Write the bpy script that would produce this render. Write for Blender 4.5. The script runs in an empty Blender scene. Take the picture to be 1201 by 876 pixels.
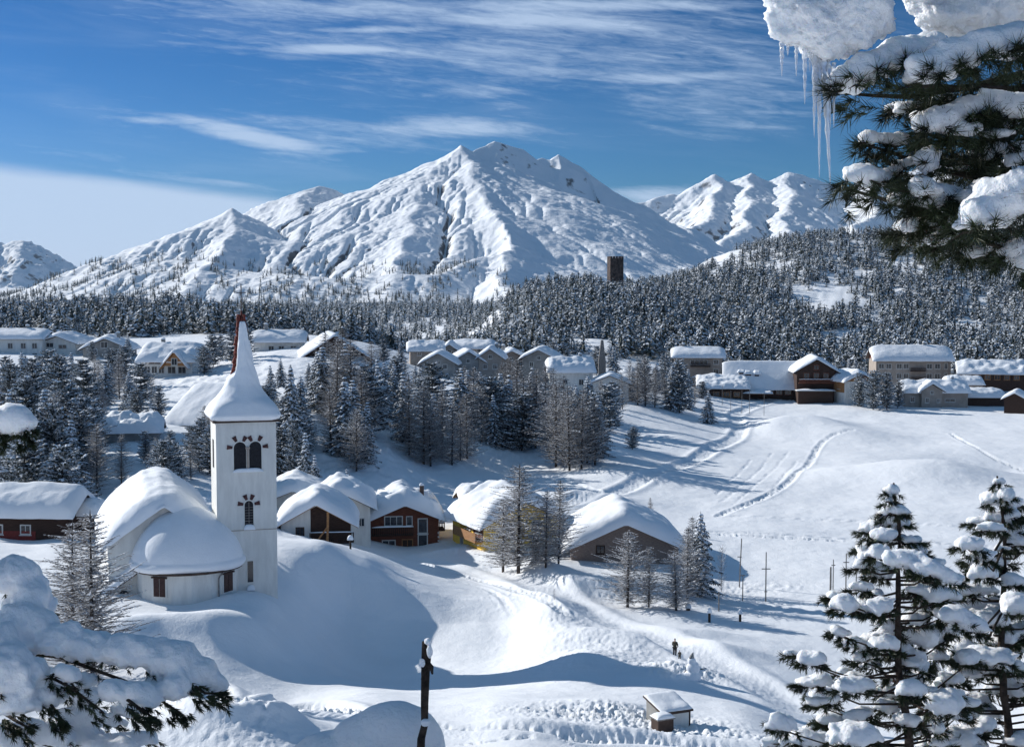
import bpy, math, random
import numpy as np
from mathutils import Vector, Matrix, noise as mnoise

scene = bpy.context.scene
R = math.radians
rng = np.random.default_rng(7)
random.seed(11)

# ------------------------------------------------------------------ camera
FPX, TH, CZ = 1650.0, R(3.75), 32.0
cam_data = bpy.data.cameras.new('camera')
cam_data.sensor_width = 36.0
cam_data.lens = 36.0 * FPX / 1201.0
cam_data.clip_start = 0.1
cam_data.clip_end = 60000
camera = bpy.data.objects.new('camera', cam_data)
camera.location = (0, 0, CZ)
camera.rotation_euler = (R(90) - TH, 0, 0)
scene.collection.objects.link(camera)
scene.camera = camera

# ------------------------------------------------------------------ light
SUN_EL, SUN_FROM = R(25), (-0.857, 0.515)       # the sun stands to the left and a little beyond the village
world = bpy.data.worlds.new('World')
scene.world = world
world.use_nodes = True
sun_data = bpy.data.lights.new('sun', 'SUN')
sun_data.energy = 4.6
sun_data.angle = R(0.53)
sun_data.color = (1.0, 0.965, 0.91)
sun = bpy.data.objects.new('sun', sun_data)
sdir = Vector((SUN_FROM[0] * math.cos(SUN_EL), SUN_FROM[1] * math.cos(SUN_EL), math.sin(SUN_EL)))
sun.rotation_euler = sdir.to_track_quat('Z', 'Y').to_euler()
sun.location = (-200, 100, 300)
scene.collection.objects.link(sun)

scene.view_settings.view_transform = 'Standard'
scene.view_settings.look = 'None'
scene.view_settings.exposure = 0.26
scene.view_settings.gamma = 1.0
scene.view_settings.use_curve_mapping = False
scene.render.engine = 'CYCLES'
scene.cycles.use_denoising = True
scene.cycles.max_bounces = 7
scene.cycles.diffuse_bounces = 4
scene.cycles.transparent_max_bounces = 12
scene.cycles.volume_bounces = 0
scene.cycles.use_adaptive_sampling = True

class NT:
    """small helper to write shader nodes as arithmetic"""
    def __init__(s, tree):
        s.t = tree; s.n = tree.nodes; s.l = tree.links
    def node(s, kind, **kw):
        nd = s.n.new(kind)
        for k, v in kw.items():
            setattr(nd, k, v)
        return nd
    def put(s, sock, v):
        if isinstance(v, bpy.types.NodeSocket):
            s.l.new(v, sock)
        else:
            sock.default_value = v
    def m(s, op, *a, clamp=False):
        nd = s.node('ShaderNodeMath', operation=op, use_clamp=clamp)
        for i, v in enumerate(a):
            s.put(nd.inputs[i], v)
        return nd.outputs[0]
    def step(s, x, lo, hi):
        nd = s.node('ShaderNodeMapRange', interpolation_type='SMOOTHSTEP')
        s.put(nd.inputs[0], x); s.put(nd.inputs[1], lo); s.put(nd.inputs[2], hi)
        nd.inputs[3].default_value = 0; nd.inputs[4].default_value = 1
        return nd.outputs[0]
    def noise(s, vec, scale, detail=4, rough=0.5, dist=0.0):
        nd = s.node('ShaderNodeTexNoise')
        if vec is not None:
            s.l.new(vec, nd.inputs['Vector'])
        nd.inputs['Scale'].default_value = scale
        nd.inputs['Detail'].default_value = detail
        nd.inputs['Roughness'].default_value = rough
        nd.inputs['Distortion'].default_value = dist
        return nd.outputs[0]
    def xyz(s, x, y, z):
        nd = s.node('ShaderNodeCombineXYZ')
        for i, v in enumerate((x, y, z)):
            s.put(nd.inputs[i], v)
        return nd.outputs[0]
    def mix(s, f, a, b):
        nd = s.node('ShaderNodeMix', data_type='RGBA')
        s.put(nd.inputs[0], f)
        for i, v in ((6, a), (7, b)):
            if not isinstance(v, bpy.types.NodeSocket) and len(v) == 3:
                v = (*v, 1)
            s.put(nd.inputs[i], v)
        return nd.outputs[2]

# ---- sky with cirrus, laid out by direction so that it stands at infinity
wt = NT(world.node_tree)
world.node_tree.nodes.clear()
sky = wt.node('ShaderNodeTexSky', sky_type='NISHITA', sun_disc=False)
sky.sun_elevation = SUN_EL
sky.sun_rotation = math.atan2(SUN_FROM[0], SUN_FROM[1])
sky.altitude = 1800
sky.air_density = 1.0
sky.dust_density = 0.25
sky.ozone_density = 3.2
tc = wt.node('ShaderNodeTexCoord')
sep = wt.node('ShaderNodeSeparateXYZ')
wt.l.new(tc.outputs['Generated'], sep.inputs[0])
dy = wt.m('MAXIMUM', sep.outputs[1], 0.05)
U = wt.m('DIVIDE', sep.outputs[0], dy)
V = wt.m('DIVIDE', sep.outputs[2], dy)
def gauss(cu, cv, su, sv, tilt=0.0):
    a = wt.m('SUBTRACT', U, cu)
    b = wt.m('SUBTRACT', wt.m('SUBTRACT', V, cv), wt.m('MULTIPLY', a, tilt))
    q = wt.m('ADD', wt.m('POWER', wt.m('ABSOLUTE', wt.m('DIVIDE', a, su)), 2.0), wt.m('POWER', wt.m('ABSOLUTE', wt.m('DIVIDE', b, sv)), 2.0))
    return wt.m('POWER', 2.718, wt.m('MULTIPLY', q, -1.0))
Vt = wt.m('ADD', V, wt.m('MULTIPLY', U, 0.10))
sv = wt.xyz(wt.m('MULTIPLY', U, 3.2), wt.m('MULTIPLY', Vt, 26.0), 0.3)
n1 = wt.noise(sv, 1.6, 7, 0.58, 0.6)
n2 = wt.noise(wt.xyz(wt.m('MULTIPLY', U, 9.0), wt.m('MULTIPLY', Vt, 90.0), 1.7), 1.5, 5, 0.6, 0.8)
n3 = wt.noise(wt.xyz(wt.m('MULTIPLY', U, 30.0), wt.m('MULTIPLY', Vt, 160.0), 4.1), 1.6, 5, 0.65, 1.2)
n12 = wt.m('ADD', wt.m('ADD', wt.m('MULTIPLY', n1, 0.45), wt.m('MULTIPLY', n2, 0.35)), wt.m('MULTIPLY', n3, 0.20))
def pxuv(px, py):
    return (px - 600.5) / FPX, (330 - py) / FPX
field = None
for px, py, w, h, tilt, amp in [(640, 60, 420, 70, 0.0, 0.62), (380, 150, 260, 40, -0.06, 0.5), (860, 110, 200, 60, 0, 0.5), (500, 15, 330, 22, 0, 0.75), (700, 12, 200, 10, 0.0, 0.95), (400, 62, 90, 8, 0.0, 1.0), (620, 30, 260, 16, -0.03, 0.9),
                                (290, 160, 95, 13, -0.22, 1.15), (200, 145, 90, 6, -0.05, 0.6), (370, 180, 70, 5, 0.0, 0.7),
                                (520, 152, 120, 16, -0.02, 0.9), (780, 95, 140, 10, 0.02, 0.8), (880, 135, 120, 5, 0.0, 0.6),
                                (560, 110, 90, 12, 0.0, 0.6), (100, 185, 110, 9, -0.1, 0.4), (770, 232, 110, 14, 0.0, 0.95),
                                (250, 215, 220, 8, -0.12, 0.45), (1060, 170, 60, 18, 0.0, 0.4), (460, 40, 120, 7, 0.0, 0.8)]:
    cu, cv = pxuv(px, py)
    g = wt.m('MULTIPLY', gauss(cu, cv, w / FPX, h / FPX, tilt), amp)
    field = g if field is None else wt.m('MAXIMUM', field, g)
cir = wt.step(wt.m('ADD', wt.m('MULTIPLY', field, 0.38), n12), 0.58, 0.92)
cir = wt.m('MULTIPLY', cir, wt.step(V, 0.02, 0.05))
veil = wt.m('MULTIPLY', wt.step(n1, 0.45, 0.85), 0.14)
# the soft bank of cloud low on the left
edge = wt.m('ADD', 0.0815, wt.m('MULTIPLY', wt.m('ADD', U, 0.36), -0.125))
edge = wt.m('ADD', edge, wt.m('MULTIPLY', wt.m('SUBTRACT', n1, 0.5), 0.014))
bank = wt.m('MULTIPLY', wt.step(wt.m('SUBTRACT', edge, V), -0.006, 0.007), wt.step(U, 0.02, -0.14))
cover = wt.m('MAXIMUM', wt.m('MULTIPLY', cir, 0.8), wt.m('MULTIPLY', bank, 0.93))
cover = wt.m('MAXIMUM', cover, veil, clamp=True)
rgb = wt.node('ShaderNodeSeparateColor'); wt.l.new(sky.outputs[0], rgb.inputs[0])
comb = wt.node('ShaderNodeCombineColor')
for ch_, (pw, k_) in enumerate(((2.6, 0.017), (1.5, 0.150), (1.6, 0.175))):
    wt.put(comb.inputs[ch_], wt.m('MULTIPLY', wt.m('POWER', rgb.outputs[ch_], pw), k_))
# unseen overhead cirrus, added to brighten the sky light that fills the shade
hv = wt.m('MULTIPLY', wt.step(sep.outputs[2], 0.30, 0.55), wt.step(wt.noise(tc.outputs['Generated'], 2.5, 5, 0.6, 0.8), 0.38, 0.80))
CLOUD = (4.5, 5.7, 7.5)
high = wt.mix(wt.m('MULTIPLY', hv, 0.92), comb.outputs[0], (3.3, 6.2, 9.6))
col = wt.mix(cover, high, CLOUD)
bg = wt.node('ShaderNodeBackground')
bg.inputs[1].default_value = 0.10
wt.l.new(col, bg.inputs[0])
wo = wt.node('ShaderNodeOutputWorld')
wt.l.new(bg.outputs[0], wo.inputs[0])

# ------------------------------------------------------------------ helpers
def at(px, py, Y):
    u, v = (px - 600.5) / FPX, (438.0 - py) / FPX
    d = Vector((u, math.cos(TH) + v * math.sin(TH), -math.sin(TH) + v * math.cos(TH)))
    return Vector((0, 0, CZ)) + d * (Y / d.y)

def link(o):
    scene.collection.objects.link(o); return o

def tag(o, label=None, cat=None, group=None, kind=None):
    if label: o['label'] = label
    if cat: o['category'] = cat
    if group: o['group'] = group
    if kind: o['kind'] = kind
    return o

def empty(name, loc, rz=0.0, label=None, cat=None, group=None, scale=None):
    o = bpy.data.objects.new(name, None)
    o.location = loc; o.rotation_euler = (0, 0, rz)
    o.empty_display_size = 0.3
    if scale: o.scale = (scale, scale, scale)
    return link(tag(o, label, cat, group))

def np_mesh(name, V, F, mi=None, mats=(), smooth=False):
    V = np.asarray(V, dtype=np.float32).reshape(-1, 3)
    F = np.asarray(F, dtype=np.int32)
    k = F.shape[1]
    me = bpy.data.meshes.new(name)
    me.vertices.add(len(V)); me.vertices.foreach_set('co', V.ravel())
    me.loops.add(F.size); me.loops.foreach_set('vertex_index', F.ravel())
    me.polygons.add(len(F))
    me.polygons.foreach_set('loop_start', np.arange(0, F.size, k, dtype=np.int32))
    me.polygons.foreach_set('loop_total', np.full(len(F), k, dtype=np.int32))
    if mi is not None:
        me.polygons.foreach_set('material_index', np.asarray(mi, dtype=np.int32))
    for m in mats: me.materials.append(m)
    me.update(calc_edges=True)
    me.polygons.foreach_set('use_smooth', np.full(len(F), bool(smooth)))
    me.validate()
    return me

def mesh_obj(name, me, parent=None):
    o = bpy.data.objects.new(name, me)
    if parent: o.parent = parent
    return link(o)

class MB:
    def __init__(s): s.v = []; s.f = []
    def add(s, V, F):
        b = len(s.v); s.v += [tuple(p) for p in V]; s.f += [tuple(i + b for i in f) for f in F]; return s
    def box(s, x0, x1, y0, y1, z0, z1):
        V = [(x0, y0, z0), (x1, y0, z0), (x1, y1, z0), (x0, y1, z0), (x0, y0, z1), (x1, y0, z1), (x1, y1, z1), (x0, y1, z1)]
        return s.add(V, [(0, 3, 2, 1), (4, 5, 6, 7), (0, 1, 5, 4), (1, 2, 6, 5), (2, 3, 7, 6), (3, 0, 4, 7)])
    def prism(s, pts, d0, d1, axis='y'):
        """polygon in the x-z plane swept along y (or in x-y swept along z, or y-z swept along x)"""
        n = len(pts)
        def q(p, d):
            return (p[0], d, p[1]) if axis == 'y' else ((p[0], p[1], d) if axis == 'z' else (d, p[0], p[1]))
        V = [q(p, d0) for p in pts] + [q(p, d1) for p in pts]
        F = [tuple(range(n)), tuple(range(2 * n - 1, n - 1, -1))] + [(i, i + n, (i + 1) % n + n, (i + 1) % n) for i in range(n)]
        return s.add(V, F)
    def tube(s, pts, rad, n=6):
        pts = [Vector(p) for p in pts]
        if not hasattr(rad, '__len__'): rad = [rad] * len(pts)
        V = []; F = []
        for i, p in enumerate(pts):
            t = (pts[min(i + 1, len(pts) - 1)] - pts[max(i - 1, 0)]).normalized()
            a = t.cross(Vector((0.3, 0.9, 0.1))).normalized(); b = t.cross(a)
            for k in range(n):
                an = 2 * math.pi * k / n
                V.append(p + (a * math.cos(an) + b * math.sin(an)) * rad[i])
        for i in range(len(pts) - 1):
            for k in range(n):
                F.append((i * n + k, i * n + (k + 1) % n, (i + 1) * n + (k + 1) % n, (i + 1) * n + k))
        F.append(tuple(range(n - 1, -1, -1))); F.append(tuple((len(pts) - 1) * n + k for k in range(n)))
        return s.add(V, F)
    def build(s, name, mat, parent=None, smooth=False):
        me = bpy.data.meshes.new(name)
        me.from_pydata(s.v, [], s.f)
        me.materials.append(mat); me.update()
        import bmesh
        bm = bmesh.new(); bm.from_mesh(me); bmesh.ops.recalc_face_normals(bm, faces=bm.faces); bm.to_mesh(me); bm.free()
        if smooth:
            me.polygons.foreach_set('use_smooth', [True] * len(me.polygons))
        return mesh_obj(name, me, parent)

# ---- vectorised gradient noise
_perm = np.random.default_rng(3).permutation(4096)
def _h(ix, iy):
    return _perm[(_perm[ix & 4095] + iy) & 4095]
def pnoise(x, y):
    x = np.asarray(x, float); y = np.asarray(y, float)
    ix = np.floor(x).astype(int); iy = np.floor(y).astype(int)
    fx = x - ix; fy = y - iy
    u = fx * fx * fx * (fx * (fx * 6 - 15) + 10); v = fy * fy * fy * (fy * (fy * 6 - 15) + 10)
    def g(a, b, dx, dy_):
        an = _h(a, b) * (2 * np.pi / 4096.0)
        return np.cos(an) * dx + np.sin(an) * dy_
    n00 = g(ix, iy, fx, fy); n10 = g(ix + 1, iy, fx - 1, fy)
    n01 = g(ix, iy + 1, fx, fy - 1); n11 = g(ix + 1, iy + 1, fx - 1, fy - 1)
    return ((n00 * (1 - u) + n10 * u) * (1 - v) + (n01 * (1 - u) + n11 * u) * v) * 1.5
def fbm(x, y, oct=5, rough=0.5, ridged=False):
    s = 0; a = 1.0; t = 0
    for i in range(oct):
        n = pnoise(x * 2 ** i + 17.3 * i, y * 2 ** i - 9.1 * i)
        if ridged: n = 1 - 2 * np.abs(n)
        s = s + a * n; t += a; a *= rough
    return s / t

# ------------------------------------------------------------------ materials
def mat(name, color, rough=0.7, var=0.15, vscale=2.0, bump=0.0, bscale=8.0, metallic=0.0, second=None, spec=0.3, stretch=None):
    m = bpy.data.materials.new(name); m.use_nodes = True
    t = NT(m.node_tree); b = m.node_tree.nodes['Principled BSDF']
    b.inputs['Roughness'].default_value = rough
    b.inputs['Metallic'].default_value = metallic
    b.inputs['Specular IOR Level'].default_value = spec
    tcn = t.node('ShaderNodeTexCoord'); vec = tcn.outputs['Object']
    if stretch:
        mp = t.node('ShaderNodeMapping'); mp.inputs['Scale'].default_value = stretch
        t.l.new(vec, mp.inputs[0]); vec = mp.outputs[0]
    n = t.noise(vec, vscale, 5, 0.6)
    c2 = second or tuple(c * (1 - var * 2) for c in color)
    c1 = tuple(min(1, c * (1 + var)) for c in color)
    t.l.new(t.mix(t.step(n, 0.35, 0.65), c2, c1), b.inputs['Base Color'])
    if bump:
        bp = t.node('ShaderNodeBump'); bp.inputs['Strength'].default_value = bump; bp.inputs['Distance'].default_value = 0.1
        t.l.new(t.noise(vec, bscale, 5, 0.6), bp.inputs['Height']); t.l.new(bp.outputs[0], b.inputs['Normal'])
    return m

def snow_mat(name, color=(0.86, 0.885, 0.92), bscale=3.0, dist=0.05, strength=0.5, fine=25.0, sss=0.0):
    m = bpy.data.materials.new(name); m.use_nodes = True
    t = NT(m.node_tree); b = m.node_tree.nodes['Principled BSDF']
    b.inputs['Roughness'].default_value = 0.75
    b.inputs['Specular IOR Level'].default_value = 0.15
    vec = t.node('ShaderNodeTexCoord').outputs['Object']
    n = t.noise(vec, bscale * 0.4, 4, 0.5)
    t.l.new(t.mix(t.step(n, 0.3, 0.7), tuple(c * 0.965 for c in color), color), b.inputs['Base Color'])
    h = t.m('ADD', t.noise(vec, bscale, 6, 0.55), t.m('MULTIPLY', t.noise(vec, fine, 4, 0.65), 0.30))
    bp = t.node('ShaderNodeBump'); bp.inputs['Strength'].default_value = strength; bp.inputs['Distance'].default_value = dist
    t.l.new(h, bp.inputs['Height']); t.l.new(bp.outputs[0], b.inputs['Normal'])
    if sss:
        b.inputs['Subsurface Weight'].default_value = sss
        b.inputs['Subsurface Radius'].default_value = (0.6, 0.8, 1.0)
        b.inputs['Subsurface Scale'].default_value = 0.06
    return m

M = {}
M['snow_ground'] = snow_mat('ground_snow', bscale=0.6, dist=0.25, strength=0.55, fine=6.0)
M['snow_roof'] = snow_mat('roof_snow', bscale=1.1, dist=0.15, strength=0.4, fine=9.0)
M['snow_tree'] = snow_mat('tree_snow', (0.80, 0.84, 0.90), bscale=2, dist=0.05)
M['snow_near'] = snow_mat('bough_snow', (0.87, 0.89, 0.92), bscale=22.0, dist=0.025, strength=0.8, fine=130.0, sss=0.25)
M['plaster'] = mat('white_plaster', (0.70, 0.70, 0.67), 0.85, 0.045, 1.1, 0.3, 9, stretch=(1.6, 1.6, 0.35))
M['plaster_grey'] = mat('grey_plaster', (0.30, 0.30, 0.29), 0.85, 0.1, 0.8, 0.2, 6)
M['plaster_tan'] = mat('tan_plaster', (0.36, 0.31, 0.27), 0.85, 0.08, 0.8, 0.2, 6)
M['plaster_yellow'] = mat('yellow_plaster', (0.92, 0.60, 0.11), 0.85, 0.06, 1.0, 0.2, 6)
M['plaster_mauve'] = mat('grey_timber_boards', (0.26, 0.20, 0.17), 0.85, 0.15, 3.0, 0.3, 4, stretch=(1, 1, 8))
M['red'] = mat('red_boards', (0.20, 0.035, 0.03), 0.7, 0.15, 3.0, 0.3, 5, stretch=(6, 1, 1))
M['wood'] = mat('brown_timber', (0.17, 0.055, 0.03), 0.7, 0.2, 2.0, 0.5, 5, stretch=(1, 1, 9))
M['wood_dark'] = mat('dark_timber', (0.055, 0.03, 0.022), 0.75, 0.2, 2.0, 0.5, 5, stretch=(1, 1, 9))
M['wood_light'] = mat('honey_timber', (0.38, 0.19, 0.08), 0.7, 0.15, 2.0, 0.4, 5, stretch=(1, 1, 9))
M['eave'] = mat('roof_edge_timber', (0.07, 0.045, 0.035), 0.7, 0.15, 3.0)
M['frame'] = mat('pale_frame', (0.60, 0.60, 0.58), 0.5, 0.05, 3)
M['stone'] = mat('rubble_stone', (0.085, 0.062, 0.055), 0.9, 0.3, 0.7, 0.8, 1.4)
M['redstone'] = mat('red_brown_stone', (0.085, 0.04, 0.04), 0.85, 0.2, 4, 0.3, 9)
M['shingle'] = mat('red_brown_shingle', (0.17, 0.04, 0.03), 0.8, 0.3, 5, 0.6, 12)
M['shutter'] = mat('dark_red_shutter', (0.05, 0.022, 0.02), 0.6, 0.2, 6)
M['glass'] = mat('dark_window', (0.025, 0.03, 0.04), 0.15, 0.2, 3, spec=0.6)
M['metal'] = mat('weathered_metal', (0.22, 0.21, 0.20), 0.5, 0.2, 6, metallic=0.3)
M['bark'] = mat('bark', (0.055, 0.040, 0.032), 0.9, 0.35, 9, 0.8, 30)
M['bark_far'] = mat('larch_bark', (0.075, 0.062, 0.055), 0.9, 0.2, 2)
M['needle'] = mat('dark_needles', (0.04, 0.055, 0.05), 0.7, 0.3, 0.6)
M['needle_near'] = mat('pine_needles', (0.030, 0.042, 0.018), 0.55, 0.35, 9)
M['needle_frost'] = mat('frosted_needles', (0.42, 0.46, 0.50), 0.8, 0.35, 0.7)
M['twig'] = mat('bare_larch_twigs', (0.33, 0.30, 0.28), 0.8, 0.25, 0.8)
M['coat'] = mat('olive_coat', (0.07, 0.065, 0.05), 0.9, 0.2, 8)
M['coat2'] = mat('grey_brown_coat', (0.12, 0.11, 0.09), 0.9, 0.2, 8)
M['skin'] = mat('skin', (0.45, 0.28, 0.21), 0.6, 0.05, 8)
M['black'] = mat('black_cloth', (0.02, 0.02, 0.025), 0.8, 0.2, 8)
M['hair'] = mat('dark_hair', (0.03, 0.02, 0.015), 0.7, 0.2, 20)
ice = bpy.data.materials.new('ice'); ice.use_nodes = True
_b = ice.node_tree.nodes['Principled BSDF']
_b.inputs['Base Color'].default_value = (0.93, 0.96, 1, 1); _b.inputs['Roughness'].default_value = 0.12
_b.inputs['Transmission Weight'].default_value = 0.72; _b.inputs['IOR'].default_value = 1.31
_t = NT(ice.node_tree); _bp = _t.node('ShaderNodeBump'); _bp.inputs['Strength'].default_value = 0.6; _bp.inputs['Distance'].default_value = 0.01
_t.l.new(_t.noise(_t.node('ShaderNodeTexCoord').outputs['Object'], 60, 2), _bp.inputs['Height']); _t.l.new(_bp.outputs[0], _b.inputs['Normal'])
M['ice'] = ice
# ------------------------------------------------------------------ terrain
# heights fixed at survey points: (picture column, picture row, distance) and (column, distance, height)
CP = []
def cp(px, py, D):
    p = at(px, py, D); CP.append((p.x / p.y, math.log(D), p.z))
def cz(px, D, z):
    CP.append(((px - 600.5) / FPX, math.log(D), z))
for px in (-500, 0, 400, 800, 1200, 1700):
    cz(px, 3, 30.2); cz(px, 6, 29.1); cz(px, 10, 27.7); cz(px, 20, 23.6); cz(px, 38, 16.4 if px != 0 else 15.5); cz(px, 55, 11.0)
for a in [(600, 876, 68), (300, 876, 68), (100, 876, 70), (850, 880, 72), (450, 860, 72), (1000, 890, 76),
          (270, 808, 88), (420, 832, 80), (550, 852, 76), (700, 865, 74),
          (430, 800, 90), (580, 815, 85), (720, 838, 80), (800, 848, 80),
          (300, 697, 114), (215, 722, 106), (250, 750, 98), (340, 798, 93), (160, 757, 96), (420, 790, 96),
          (330, 640, 135), (380, 648, 133), (430, 662, 134), (500, 690, 133), (560, 722, 126), (600, 745, 120),
          (460, 740, 121), (400, 715, 124), (520, 765, 114), (640, 765, 107), (720, 790, 97), (800, 805, 93), (870, 828, 87),
          (450, 650, 162), (560, 680, 148), (400, 640, 155), (350, 628, 152),
          (640, 707, 124), (700, 738, 115), (760, 768, 105), (860, 812, 94),
          (690, 712, 131), (780, 752, 114), (880, 795, 103), (930, 830, 95),
          (60, 640, 130), (40, 632, 136), (100, 762, 95), (20, 700, 105), (100, 690, 112),
          (150, 605, 148), (300, 585, 165), (130, 500, 205), (60, 470, 250), (200, 445, 285), (30, 425, 310), (220, 500, 205), (250, 470, 240),
          (360, 590, 185), (440, 565, 198), (350, 480, 230), (400, 440, 280), (430, 415, 320), (480, 440, 320), (500, 565, 212),
          (600, 545, 238), (700, 525, 248), (740, 505, 282), (560, 480, 270), (640, 462, 315), (750, 475, 318), (400, 520, 215),
          (850, 465, 372), (850, 505, 302), (1000, 478, 355), (1200, 474, 365), (1000, 560, 228), (1150, 520, 277), (900, 560, 228),
          (1000, 606, 190), (900, 642, 168), (1100, 642, 168), (1200, 600, 192), (1000, 702, 141), (1150, 756, 123), (850, 702, 142), (1000, 770, 118),
          (475, 640, 172), (575, 647, 165), (720, 662, 157), (640, 690, 140), (740, 714, 134), (820, 697, 142), (620, 600, 185), (720, 600, 190), (540, 600, 190)]:
    cp(*a)
for px in (-500, -150): 
    cz(px, 70, 10); cz(px, 110, 9.5); cz(px, 160, 9); cz(px, 250, 12); cz(px, 340, 15)
for px in (1450, 1800):
    cz(px, 80, 5); cz(px, 110, 1.5); cz(px, 160, 0); cz(px, 250, 0.5); cz(px, 360, 1)
for px, z in ((-500, 17), (0, 15.5), (150, 16), (300, 17), (430, 14.5), (520, 9.0), (620, 8), (720, 6.5), (830, 3.5), (1000, 1.5), (1200, 1.5), (1600, 1.5)):
    cz(px, 400, z)
for px, z in ((-500, 30), (0, 17.5), (150, 17), (300, 14.5), (400, 9.5), (470, 3), (540, 0), (600, 15), (660, 21), (723, 22), (800, 18), (900, 14), (1000, 13), (1200, 12), (1600, 16)):
    cz(px, 560, z)
for px, z in ((-500, 30), (0, 14), (200, 14), (400, 4), (500, -3), (600, 19), (660, 28), (723, 27), (800, 25), (880, 27), (950, 32), (1000, 32), (1200, 32), (1600, 40)):
    cz(px, 700, z)
for px, z in ((-500, 10), (200, 6), (500, 0), (660, 14), (760, 22), (800, 34), (830, 44), (870, 50), (920, 57), (1000, 61), (1100, 58), (1200, 52), (1600, 52)):
    cz(px, 900, z)
for px, z in ((-500, 0), (200, 0), (500, 0), (700, 0), (860, 20), (1000, 32), (1200, 25), (1600, 30)):
    cz(px, 1200, z)
CP = np.array(CP)
KA = 3.2
_P = np.c_[CP[:, 0] * KA, CP[:, 1]]
def _tps(r2):
    return np.where(r2 > 1e-12, 0.5 * r2 * np.log(np.maximum(r2, 1e-12)), 0.0)
_n = len(_P)
_r2 = ((_P[:, None, :] - _P[None, :, :]) ** 2).sum(-1)
_A = np.zeros((_n + 3, _n + 3)); _A[:_n, :_n] = _tps(_r2) + np.eye(_n) * 2e-4
_A[:_n, _n] = 1; _A[:_n, _n + 1:] = _P; _A[_n, :_n] = 1; _A[_n + 1:, :_n] = _P.T
_W = np.linalg.solve(_A, np.r_[CP[:, 2], 0, 0, 0])
def H0(x, y):
    x = np.asarray(x, float); y = np.asarray(y, float)
    shp = np.broadcast(x, y).shape
    x = np.broadcast_to(x, shp).ravel(); y = np.broadcast_to(y, shp).ravel()
    yc = np.clip(y, 3.0, 1250.0)
    a = np.clip(x / yc, -0.62, 0.72) * KA; l = np.log(yc)
    out = np.empty(len(a))
    for i in range(0, len(a), 50000):
        s = slice(i, i + 50000)
        r2 = (a[s, None] - _P[None, :, 0]) ** 2 + (l[s, None] - _P[None, :, 1]) ** 2
        out[s] = _tps(r2) @ _W[:_n] + _W[_n] + _W[_n + 1] * a[s] + _W[_n + 2] * l[s]
    k = np.clip((y - 1250) / 1200, 0, 1); out = out * (1 - k) + (-12) * k
    out += np.clip(3 - y, 0, 40) * 0.05
    return out.reshape(shp)

def gp(px, py, lo=60, hi=1100, Hf=None):
    """point where the line of sight through a picture position meets the ground"""
    Hf = Hf or H0
    Ys = np.exp(np.linspace(math.log(lo), math.log(hi), 700))
    a = at(px, py, 1.0); dx, dz = a.x, a.z - CZ
    d = (CZ + dz * Ys) - Hf(dx * Ys, Ys)
    i = np.argmax(d < 0) if (d < 0).any() else len(Ys) - 1
    return Vector((dx * Ys[i], Ys[i], CZ + dz * Ys[i]))
def gd(px, D):
    x = (px - 600.5) / FPX * D * 1.0
    return Vector((x, D, float(H0(x, D))))

# local bumps: column, row or None, distance or None, height, radius across, radius along
BUMPS = []
def bump(px, py, amp, rx, ry, D=None):
    p = gd(px, D) if D else gp(px, py)
    BUMPS.append((p.x, p.y, amp, rx, ry))
for b in [(950, 505, 3.2, 10, 14), (975, 560, 0.8, 8, 8), (905, 508, 1.5, 6, 10), (1000, 515, 1.2, 10, 10), (1085, 562, 3.0, 12, 12), (1185, 540, -2.6, 14, 12), (800, 520, 1.2, 7, 12),
          (1060, 600, 0.5, 16, 8), (760, 560, 0.9, 10, 6), (690, 588, 1.3, 8, 3.5), (590, 585, 0.9, 10, 4),
          (640, 672, 1.1, 3.0, 3.2), (690, 690, 1.2, 4, 3), (700, 740, 0.7, 3, 2.6), (860, 765, 0.7, 3.2, 3), (820, 742, 0.5, 4, 2),
          (280, 868, 2.1, 3.6, 4.5), (215, 850, 1.2, 3, 4), (160, 880, 1.4, 5, 5), (690, 770, 0.9, 3, 4), (740, 750, 0.6, 2, 3),
          (800, 782, 0.6, 2.2, 1.8), (230, 742, 0.6, 7, 4.5), (372, 654, 0.8, 9, 6), (340, 658, 0.5, 5, 7), (475, 735, -0.5, 10, 10), (600, 728, 0.7, 7, 8), (300, 712, 0.5, 3, 2), (130, 765, 0.8, 6, 4),
          (640, 845, 0.3, 3, 1.4), (700, 822, 0.5, 4, 2), (430, 720, 0.7, 6, 6), (560, 640, 0.4, 3, 2), (520, 634, 0.5, 3, 2)]:
    bump(*b)
_cr = [gp(*q) for q in ((60, 760), (120, 748), (180, 738), (235, 733), (285, 730), (325, 708), (345, 680), (352, 655))]
_cr = np.array([(p.x, p.y) for p in _cr])
def scarp(x, y):
    x = np.atleast_1d(x); y = np.atleast_1d(y)
    out = np.zeros(x.shape)
    m = (np.abs(x + 15) < 60) & (y > 60) & (y < 160)
    if not m.any(): return out
    xs, ys = x[m], y[m]
    best = np.full(xs.shape, 1e9); side = np.zeros(xs.shape); tt = np.zeros(xs.shape); n = len(_cr) - 1
    for i in range(n):
        (ax, ay), (bx, by) = _cr[i], _cr[i + 1]
        vx, vy = bx - ax, by - ay; L = vx * vx + vy * vy
        t = np.clip(((xs - ax) * vx + (ys - ay) * vy) / L, 0, 1)
        qx, qy = xs - ax - t * vx, ys - ay - t * vy
        d = np.hypot(qx, qy); c = d < best
        best = np.where(c, d, best); side = np.where(c, vx * qy - vy * qx, side); tt = np.where(c, (i + t) / n, tt)
    d = np.where(side < 0, best, 0)
    f = 1 - np.exp(-(d / 4.0) ** 2)
    end = np.clip(tt / 0.2, 0, 1) * np.clip((1 - tt) / 0.12, 0, 1)
    out[m] = -2.2 * f * np.exp(-d / 18.0) * end + 0.5 * np.exp(-(best / 3.0) ** 2) * end
    return out
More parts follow.
